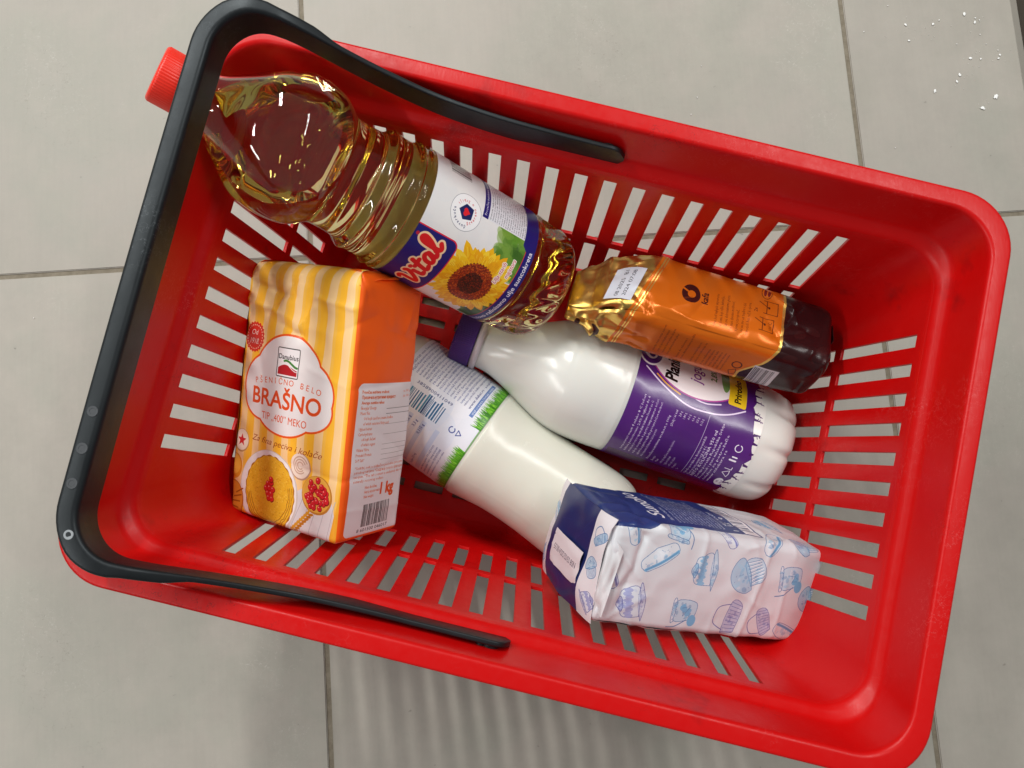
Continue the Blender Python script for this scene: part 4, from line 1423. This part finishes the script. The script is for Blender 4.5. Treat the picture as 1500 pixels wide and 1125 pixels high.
def pastry(c, kind, x, y, s, rot, rs):
    """pale blue line drawing of a pastry, upright in pack direction"""
    F1, F2, LN = (160, 204, 230), (122, 180, 218), (92, 130, 176)
    if rs.random() < .45: F1, F2, LN = (176, 188, 220), (150, 158, 204), (104, 112, 168)
    ca, sa = math.cos(rot), math.sin(rot)
    T = lambda px, py: (x + s * (px * ca - py * sa), y + s * (px * sa + py * ca))
    P = lambda pts: [T(*p) for p in pts]

    def blob(pts, fill, al=.45):
        q = smooth_line(P(pts + pts[:1]), 5)
        c.poly(q, fill, al)
        qa = np.array(q); m0 = qa.mean(0)
        for _ in range(16):                           # watercolour mottling and pen ticks inside the outline
            e = m0 + (qa[rs.randrange(len(qa))] - m0) * rs.uniform(.1, .8)
            c.ell(e[0], e[1], rs.uniform(.3, 1.1) * s, rs.uniform(.2, .7) * s, rs.choice([F1, F2, (226, 232, 240), LN]), rot=rs.uniform(0, 3), al=.35)
        for _ in range(7):
            e = m0 + (qa[rs.randrange(len(qa))] - m0) * rs.uniform(.2, .8)
            c.line([tuple(e), (e[0] + rs.uniform(-.8, .8), e[1] + rs.uniform(-.8, .8))], .26, LN, al=.8)
        c.line([(x_ + rs.uniform(-.08, .08), y_ + rs.uniform(-.08, .08)) for x_, y_ in q], .34, LN)
    if kind == 0:      # muffin
        blob([(-3.4, 0), (3.4, 0), (2.6, -4.6), (-2.6, -4.6)], F1)
        for k in range(-3, 4): c.line(P([(k * .95, -.2), (k * .75, -4.4)]), .38, (236, 240, 246)); c.line(P([(k * .95 + .3, -.2), (k * .75 + .25, -4.4)]), .25, LN)
        blob([(-4.4, 0), (-4.6, 2), (-2.6, 4.4), (0, 5.2), (2.6, 4.4), (4.6, 2), (4.4, 0), (0, -.7)], F2)
    elif kind == 1:    # cake on a plate
        blob([(-6, -2.6), (0, -3.8), (6, -2.6), (0, -1.6)], F1)
        blob([(-4.4, -2), (4.4, -2), (4.2, 1.6), (3.2, 3.4), (0, 4), (-3.2, 3.4), (-4.2, 1.6)], (206, 222, 236))
        for k in range(-4, 5): c.ell(*T(k * .95, 1.0 + .5 * (k % 2)), .6 * s, 1.2 * s, F2, rot=rot, al=.8)
        blob([(-2.2, 3.4), (0, 2.8), (2.2, 3.4), (0, 4.8)], F2)
    elif kind == 2:    # eclair
        blob([(-6.2, 0), (-5, 1.9), (0, 2.5), (5, 1.9), (6.2, 0), (5, -1.9), (0, -2.4), (-5, -1.9)], (216, 228, 238))
        c.line(smooth_line(P([(-5.4, -1.2), (-2, -1.5), (2, -1.5), (5.4, -1.2)])), .9 * s, F2)
        c.line(smooth_line(P([(-5.4, -1.2), (-2, -1.5), (2, -1.5), (5.4, -1.2)])), .35, LN)
    elif kind == 3:    # jar with spoon
        blob([(-2.6, -3.6), (2.6, -3.6), (3.2, 3.2), (-3.2, 3.2)], F1)
        blob([(-3.4, 3.2), (3.4, 3.2), (3.4, 4.2), (-3.4, 4.2)], (214, 226, 238))
        for k in range(5): c.ell(*T(rs.uniform(-1.6, 1.6), rs.uniform(-2.6, 1.6)), .95 * s, .9 * s, F2, al=.9)
        for k in range(5): c.line(P([(rs.uniform(-1.8, 1.8), rs.uniform(-2.6, 1.8)), (rs.uniform(-1.8, 1.8), rs.uniform(-2.6, 1.8))]), .3, LN)
        c.line(smooth_line(P([(-3, -1), (-5, 2.4), (-5.2, 5.2)])), .6, LN); c.ell(*T(-3.2, -3.0), 1.9 * s, 1.5 * s, F2, rot=rot)
    else:              # basket of buns
        blob([(-4, -3), (4, -3), (4.8, 1), (-4.8, 1)], F2)
        for k in range(-4, 5): c.line(P([(k, -2.9), (k * 1.15, .9)]), .3, LN)
        c.line(smooth_line(P([(-4, 1), (-2.6, 4.6), (0, 5.4), (2.6, 4.6), (4, 1)])), .5, LN)


def sugar_art():
    per = 2 * (SW_ + SD_)
    c = Canvas(per, SH_ + 2 * SCm, 7, (214, 217, 222))
    B = SCm
    rs = random.Random(14)
    items = [(1, 15, 127, 1.25, .25), (2, 44, 118, 1.25, -.9), (3, 14, 92, 1.2, .1), (1, 40, 86, 1.3, .1), (0, 41, 56, 1.45, .5), (4, 13, 60, 1.3, -.1), (3, 42, 24, 1.25, .2), (4, 12, 36, 1.1, .5), (2, 6, 14, 1.2, 1.2),
             (3, SW_ + 2, 108, 1.2, 1.4), (2, SW_ + 3, 74, 1.0, .4), (2, SW_ + 4, 40, 1.3, -.6), (2, 58, 138, 1.0, .3), (0, 66, 16, 1.2, .2), (1, 96, 24, 1.2, 0), (0, 30, 4, 1.1, .3), (2, 30, 146, 1.0, .6)]
    for it in items:
        k, x, y, s, r = it
        pastry(c, k, x, B + y, s * 1.62, r, rs)
    for k in range(26):                               # back and far side
        pastry(c, rs.randrange(5), SW_ + SD_ + 6 + (k % 9) * 15 + rs.uniform(-3, 3), B + 10 + (k // 9) * 46 + rs.uniform(-6, 6), 1.2, rs.uniform(-1, 1), rs)
    # navy panel over the right side
    NV = (36, 56, 116)
    x0 = SW_
    c.poly([(x0 + 8.5, B + 54), (x0 + 7, B + 112), (x0 + 5.5, B + 118), (x0 - 1.5, B + 128), (x0 - 3.5, B + 172), (x0 + SD_ + 2, B + 172), (x0 + SD_ + 2, B + 54)], NV)
    c.text('Sunoko', x0 + 16, B + 110.5, 9.5, (236, 238, 244), 'l', .012, .35, width=46)
    c.text('ŠEĆER KRISTAL', x0 + 15, B + 104.8, 2.0, (216, 222, 236), 'l', .02, res=1)
    W1 = 'beli kristal šećer proizvedeno od šećerne repe čuvati na suvom mestu prosečna hranljiva vrednost energetska ugljeni hidrati proteini masti so najbolje upotrebiti do neto količina zemlja porekla'.split()
    for k in range(13):
        c.text(' '.join(rs.sample(W1, 6)), x0 + 13, B + 101 - k * 2.6, 1.75, (226, 232, 244), width=50 - (k % 4) * 2, res=1, bold=.03)
    c.text('NETO KOLIČINA', x0 + 18, B + 65, 2.2, (230, 234, 242), 'l', .03, res=1)
    c.text('1 kg e', x0 + 12, B + 60.5, 4.2, (236, 238, 244), 'l', .02, space=1.5)
    c.rect(x0 + 8.0, B + 45, x0 + SD_ - 6, B + 58, NV, r=.6); c.rect(x0 + 9.2, B + 46, x0 + SD_ - 7, B + 57.4, (232, 232, 236))
    c.barcode(x0 + 14, B + 48, x0 + SD_ - 12, B + 57, (44, 56, 100), 5)
    return c


rss = random.Random(31)
per_s = 2 * (SW_ + SD_)
cs = crease_fn(rand_creases(rss, 12, per_s, 118, 150, 1.1, 2.2, 10, 34) + rand_creases(rss, 14, per_s, 4, 115, .8, 2.0, 12, 40)
               + [(0, 50, 61, 44, 1.1, 1.7), (61, 44, 80, 40, .9, 1.8), (4, 24, 40, 27, .7, 1.6), (10, 136, 54, 130, -1.5, 2.4), (30, 128, 46, 146, 1.4, 2.0), (48, 120, 60, 140, -1.2, 2.2), (60, 118, 76, 138, 1.6, 3.0), (66, 132, 96, 126, -1.4, 3), (5, 140, 20, 120, 1.1, 2)], per_s)
ns_ = Noise(17)


def sugar_disp(s, t):
    w = np.sin(np.clip(t / SH_, 0, 1) * math.pi)
    x, z, nx, nz = SUP.section(s)
    inf = np.cos(np.clip(x / (SW_ / 2), -1, 1) * math.pi / 2) * np.abs(nz) + np.cos(np.clip(z / (SD_ / 2), -1, 1) * math.pi / 2) * np.abs(nx)
    e = 2.4 * w ** .7 * inf + .9 * ns_(s / 24, t / 26) + .3 * ns_(s / 8 + 30, t / 9)
    e = e - .6 * np.abs(ns_(s / 12 + 60, t / 12)) * (0.5 + 1.6 * np.clip((t - 105) / 40, 0, 1))
    return e + 1.25 * cs(s, t)


Rs = np.array([[0.9304, 0.0187, 0.3662], [0.0695, 0.9716, -0.2261], [-0.36, 0.2358, 0.9027]])
RSg = np.stack([Rs[:, 1], -Rs[:, 0], Rs[:, 2]], 1)
SUP = Pack((111.5, -77.2, 107.0), RSg, SW_, SD_, SH_, 4.5, None, re0=4, re1=5, capm=SCm,
           secd=lambda t: np.interp(t, [0, 30, 60, 150], [.88, .96, 1, 1]), off=lambda t: (0 * t, np.interp(t, [0, 30, 60], [3.5, 1.2, 0.0])))
SUP.disp = sugar_disp
SUGAR = thing('sugar_pack', 'white paper sugar bag with blue pastry drawings and navy panel', 'sugar bag', bw(np.array([[.110, -.077, .05]]))[0])
m_sug = print_mat('sugar_paper', sugar_art(), 0.36, 0.45, 0.10, 260, coat=.10)
SUP.build('paper_bag', m_sug, SUGAR, 1.3, 1.3)


def sugar_top_art():
    c = Canvas(68, 58, 8, (228, 226, 230))
    rs = random.Random(3)
    for (x, y, k) in ((4, 40, 1), (3, 12, 3), (62, 45, 4), (61, 28, 0), (63, 10, 1)):
        pastry(c, k, x, y, 1.1, rs.uniform(-1, 1), rs)
    c.rect(8.5, 0, 54, 58, (30, 40, 96))
    for k in range(10): c.line([(rs.uniform(9, 54), rs.uniform(0, 58)) for _ in range(2)], .5, (44, 52, 116), al=.5)
    return c


# folded top with its navy closing strip
def end_sheet(name, mat, x0, x1, z0, z1, y, amp, seed, parent, n=22, bow=1.5, thick=.4):
    nz_ = Noise(seed); V, U = [], []
    for lay in (0, 1):
        for j in range(n + 1):
            for i in range(n + 1):
                u, v = i / n, j / n                   # u along z, v along x
                a = amp * (nz_(np.array([u * 4]), np.array([v * 4]))[0] - .7 * abs(nz_(np.array([u * 6 + 7]), np.array([v * 5]))[0]))
                b_ = -bow * ((2 * u - 1) ** 4 + (2 * v - 1) ** 4)
                V.append((x0 + (x1 - x0) * v, y + a + b_ - lay * thick, z0 + (z1 - z0) * u)); U.append((u, v))
    m = (n + 1) ** 2
    F = grid_faces(n + 1, n + 1); F2 = [tuple(m + k for k in f[::-1]) for f in F]; E = []
    idx = [i for i in range(n + 1)] + [(n + 1) * j + n for j in range(1, n + 1)] + [(n + 1) * n + i for i in range(n - 1, -1, -1)] + [(n + 1) * j for j in range(n - 1, 0, -1)]
    for a, b_ in zip(idx, idx[1:] + idx[:1]): E.append((b_, a, m + a, m + b_))
    return mesh_obj(name, SUP.to_world(np.array(V)), F + F2 + E, mat, parent, U, sharp=60)


ft = end_sheet('folded_top', print_mat('sugar_top_paper', sugar_top_art(), .36, .45, .1, 260, coat=.1), -31.0, 30.5, -38.5, 34.5, 80.5, 1.4, 41, SUGAR, bow=2.6)
c = Canvas(44, 21, 10, (224, 216, 220))
c.text('N08 03/02/2024 00:35', 22, 8.6, 3.6, (70, 62, 84), 'c', -.004, rot=math.pi, width=33) if False else None
c.text('N08 03/02/2024 00:35', 22, 12.4, 3.8, (70, 62, 84), 'c', -.002, rot=math.pi, width=35)
end_sheet('date_label', print_mat('date_label_paper', c, .45, .4), -17.0, 3.5, -21.5, 18.0, 81.9, .5, 12, ft, n=12, bow=.5, thick=.2)
m_wp, t_, b_n = nt('white_paper'); setp(b_n, Base_Color=srgb(212, 213, 216), Roughness=.38)
nn = add_noise(t_, 120, 4, .6); bump(t_, b_n, nn.outputs[0], .3, .0008)
sw, sd, sh = SW_ / 2, SD_ / 2, SH_ / 2
sheet('corner_fold', SUP, [(-sw + 8, sh + 2.0, sd - 3), (sw - 6, sh + 1.6, sd - 6), (sw - 16, sh - 7, sd + 2.0), (-sw + 6, sh - 5, sd + 1.6)], m_wp, SUGAR, 14, 2.6, 8)


# ------------------------------------------------------------------ coffee pouch
CW, CD, CH = 52.0, 43.0, 165.0


def coffee_art():
    per = 2 * (CW + CD)
    c = Canvas(per, CH + 20, 8, (222, 122, 30))
    B = 10.0
    rs = random.Random(6)
    ORG_, GO, BR = (212, 106, 20), (220, 182, 98), (42, 14, 16)
    DK = (66, 22, 22)
    c.rect(0, 0, per, CH + 20, ORG_, met=.25)
    # brown foot with faint bean shapes, gold edge that dips on the side
    edge = lambda s: B + 33 + 10.0 * np.clip((s - 142) / 20.0, 0, 1) * (1 - np.clip((s - 160) / 30.0, 0, 1)) + (14 * max(0, (175 - s) / 33.0) if s > 142 else 0)
    pts = [(s, edge(s)) for s in np.linspace(0, per, 100)]
    c.poly([(0, 0)] + [(s, y + 1.8) for s, y in pts] + [(per, 0)], (236, 196, 104), met=.8)
    c.poly([(0, 0)] + pts + [(per, 0)], BR, met=0.0)
    for k in range(40):
        c.ell(rs.uniform(0, per), rs.uniform(0, B + 30), 4.6, 3.0, (54, 21, 22), rot=rs.uniform(0, 3), al=.7)
    c.rect(149, B + 26, 172, B + 48 - 6, (206, 208, 210)); c.barcode(150.5, B + 28.5, 170.5, B + 41.5, (60, 56, 60), 9, vertical=True)
    # gold shoulder
    gl = lambda s: B + 114 + (16 * (1 - s / 52.0) if s < 52 else (0 if s < 142 else 16 + 5 * (190 - s) / 48))
    c.poly([(s, gl(s)) for s in np.linspace(0, per, 80)] + [(per, CH + 20), (0, CH + 20)], GO, met=1.0)
    for dy in (-2.6, -4.4):
        c.line([(s, gl(s) + dy) for s in np.linspace(0, per, 80)], .8, (240, 200, 110), met=.9)
    # emblem: open ring like a bean, word beside it
    ex, ey = 24.0, B + 94
    c.ell(ex, ey, 7.6, 6.0, DK); c.ell(ex, ey - .4, 3.0, 2.6, ORG_)
    c.poly([(ex + .4, ey + 1), (ex + 3.2, ey + 6.6), (ex + 4.4, ey + 6.0), (ex + 1.4, ey)], ORG_); c.poly([(ex - 2.4, ey - 1.6), (ex - 1.2, ey - 1.0), (ex - 5, ey + 5), (ex - 6, ey + 4)], (170, 80, 16), al=.35)
    c.text('kafa', ex, ey - 11.2, 4.4, DK, 'c', .03)
    T1 = ['Ona budi najlepše uspomene', 'u domu koji odiše ljubavlju,', 'za sve dobronamerne goste.', 'Uz male životne mudrosti,', 'i prvu jutarnju reč,', 'ne ne me uz toplinu i sjaj', 'dobrodošli bez reči k njemu.']
    for k, s in enumerate(T1):
        c.text(s, 5.5 + (k % 3), B + 76.0 - k * 3.45, 2.05, (104, 44, 20), 'l', .0, sx=.78, res=1)
    # brewing pictograms
    for (x, y, r) in ((17, B + 45, .0), (31, B + 43, 0)):
        c.line(smooth_line([(x - 5, y + 4), (x - 5, y - 4), (x - 4, y - 5), (x + 4, y - 5), (x + 5, y - 4), (x + 5, y + 4)]), .45, (88, 36, 20))
        c.line([(x - 5, y + 2), (x + 5, y + 2)], .4, (88, 36, 20)); c.line([(x, y + 1), (x + 3.5, y + 7)], .5, (88, 36, 20)); c.ell(x, y + .6, 1.0, .7, (88, 36, 20))
    c.text('100°C', 17, B + 41, 2.0, (88, 36, 20), 'c', .02); c.text('2x', 27, B + 51, 2.4, (88, 36, 20), 'c', .02)
    c.line([(42 + 4.2 * math.cos(t), B + 46 + 3.2 * math.sin(t)) for t in np.linspace(0, 6.3, 24)], .4, (88, 36, 20)); c.ell(42, B + 47, 2.4, .9, (120, 30, 24)); c.ell(42, B + 44.6, 2.4, .9, (120, 30, 24))
    # small print on the near side
    W1 = 'pržena mlevena kafa čuvati na suvom i hladnom mestu proizvodi i pakuje zemlja porekla neto masa najbolje upotrebiti do datuma na pakovanju kontakt centar potrošači'.split()
    for k in range(10):
        if k in (4, 7): continue
        c.text(' '.join(rs.sample(W1, 4)), 158, B + 104 - k * 3.1, 1.55, (112, 46, 18), width=rs.uniform(20, 27), res=1)
    for k in range(6):
        c.text(' '.join(rs.sample(W1, 3)), 158, B + 72 - k * 2.6, 1.55, (96, 36, 18), width=rs.uniform(12, 20), res=1, bold=.02)
    c.line([(167 + 3 * math.cos(t), B + 52 + 3 * math.sin(t)) for t in np.linspace(0, 6.3, 20)], .8, (84, 34, 20))
    c.line([(160, B + 55), (163, B + 51), (159, B + 50), (156, B + 53), (160, B + 55)], .5, (84, 34, 20)); c.line([(154, B + 55), (154, B + 50), (151, B + 50)], .6, (84, 34, 20))
    # part of the emblem on the gathered end
    c.line([(160 + 9 * math.cos(t), B + 150 + 7 * math.sin(t)) for t in np.linspace(1.2, 5.6, 24)], 3.4, (60, 24, 20), met=.2)
    return c


zc = np.array([0.05, 0.42, 0.90]); yc = np.array([-148.0, 7.0, 3.0]); yc /= np.linalg.norm(yc)
zc -= yc * (zc @ yc); zc /= np.linalg.norm(zc)
RC = np.stack([np.cross(yc, zc), yc, zc], 1)
rsc = random.Random(77)
per_c = 2 * (CW + CD)
cc = crease_fn(rand_creases(rsc, 40, per_c, 110, 172, 2.2, 1.7, 8, 30) + rand_creases(rsc, 26, per_c, 0, 36, 1.9, 1.3, 8, 26) + rand_creases(rsc, 5, per_c, 40, 110, .4, 3, 15, 30)
               + [(10, 104, 22, 84, 1.6, 3.0), (22, 84, 6, 92, -1.2, 2.4), (4, 60, 16, 56, -1.2, 5.0), (36, 116, 16, 130, 2.0, 2.5), (16, 130, 2, 118, -2.0, 2.5), (48, 112, 30, 150, 2.0, 2.5), (8, 112, 4, 84, 1.6, 2.4)], per_c)
nc_ = Noise(51)


def coffee_disp(s, t):
    k = np.clip((t - 108) / 30, 0, 1)
    e = .8 * nc_(s / 22, t / 26) + (.25 + 1.2 * k) * (nc_(s / 8 + 20, t / 11)) - (0.3 + 3.6 * k) * np.abs(nc_(s / 12 + 50, t / 14)) + cc(s, t)
    return e + 1.2


COF = Pack((86.5, 77.0, 109.0), RC, CW, CD, CH, 11.0, coffee_disp, re0=4.5, re1=3, capm=10,
           secw=lambda t: np.interp(t, [0, 8, 40, 116, 136, 146, 152, 164, 172], [.90, .97, .99, 1, 1.0, .96, .84, .66, .74]),
           secd=lambda t: np.interp(t, [0, 8, 40, 116, 136, 146, 152, 164, 172], [.92, .97, 1, 1, .92, .74, .54, .40, .34]),
           off=lambda t: (np.interp(t, [0, 130, 172], [0, 0, -6.0]), np.interp(t, [0, 120, 172], [0, 0, -9.0])))
COFFEE = thing('coffee_pouch', 'orange coffee pouch with crumpled gold top and dark brown foot', 'coffee pouch', bw(np.array([[.082, .074, .08]]))[0])
m_cof = print_mat('coffee_foil', coffee_art(), 0.26, 0.32, 0.0, 200, metal_col=True, metal_rough=.33)
COF.build('pouch', m_cof, COFFEE, 1.2, 1.2)
c = Canvas(30, 24, 10, (206, 210, 220))
c.text('08 2025  B1', 15, 13.5, 3.2, (30, 30, 36), 'c', .01, width=25); c.text('2024 07:08', 15, 7.0, 3.2, (30, 30, 36), 'c', .01, width=24)
COF.patch('date_sticker', [(8, 130), (34, 124), (36, 141), (10, 146)], print_mat('date_sticker_paper', c, .4, .4), COFFEE, .5)
m_dk = plastic('brown_foil_seal', srgb(38, 16, 18), .16)
sheet('end_seal', COF, [(-15, -CH / 2 - 1, -10), (17, -CH / 2 - 1, -8), (15, -CH / 2 - 3.6, 13), (-13, -CH / 2 - 3.6, 11)], m_dk, COFFEE, 12, 2.2, 6, .5)
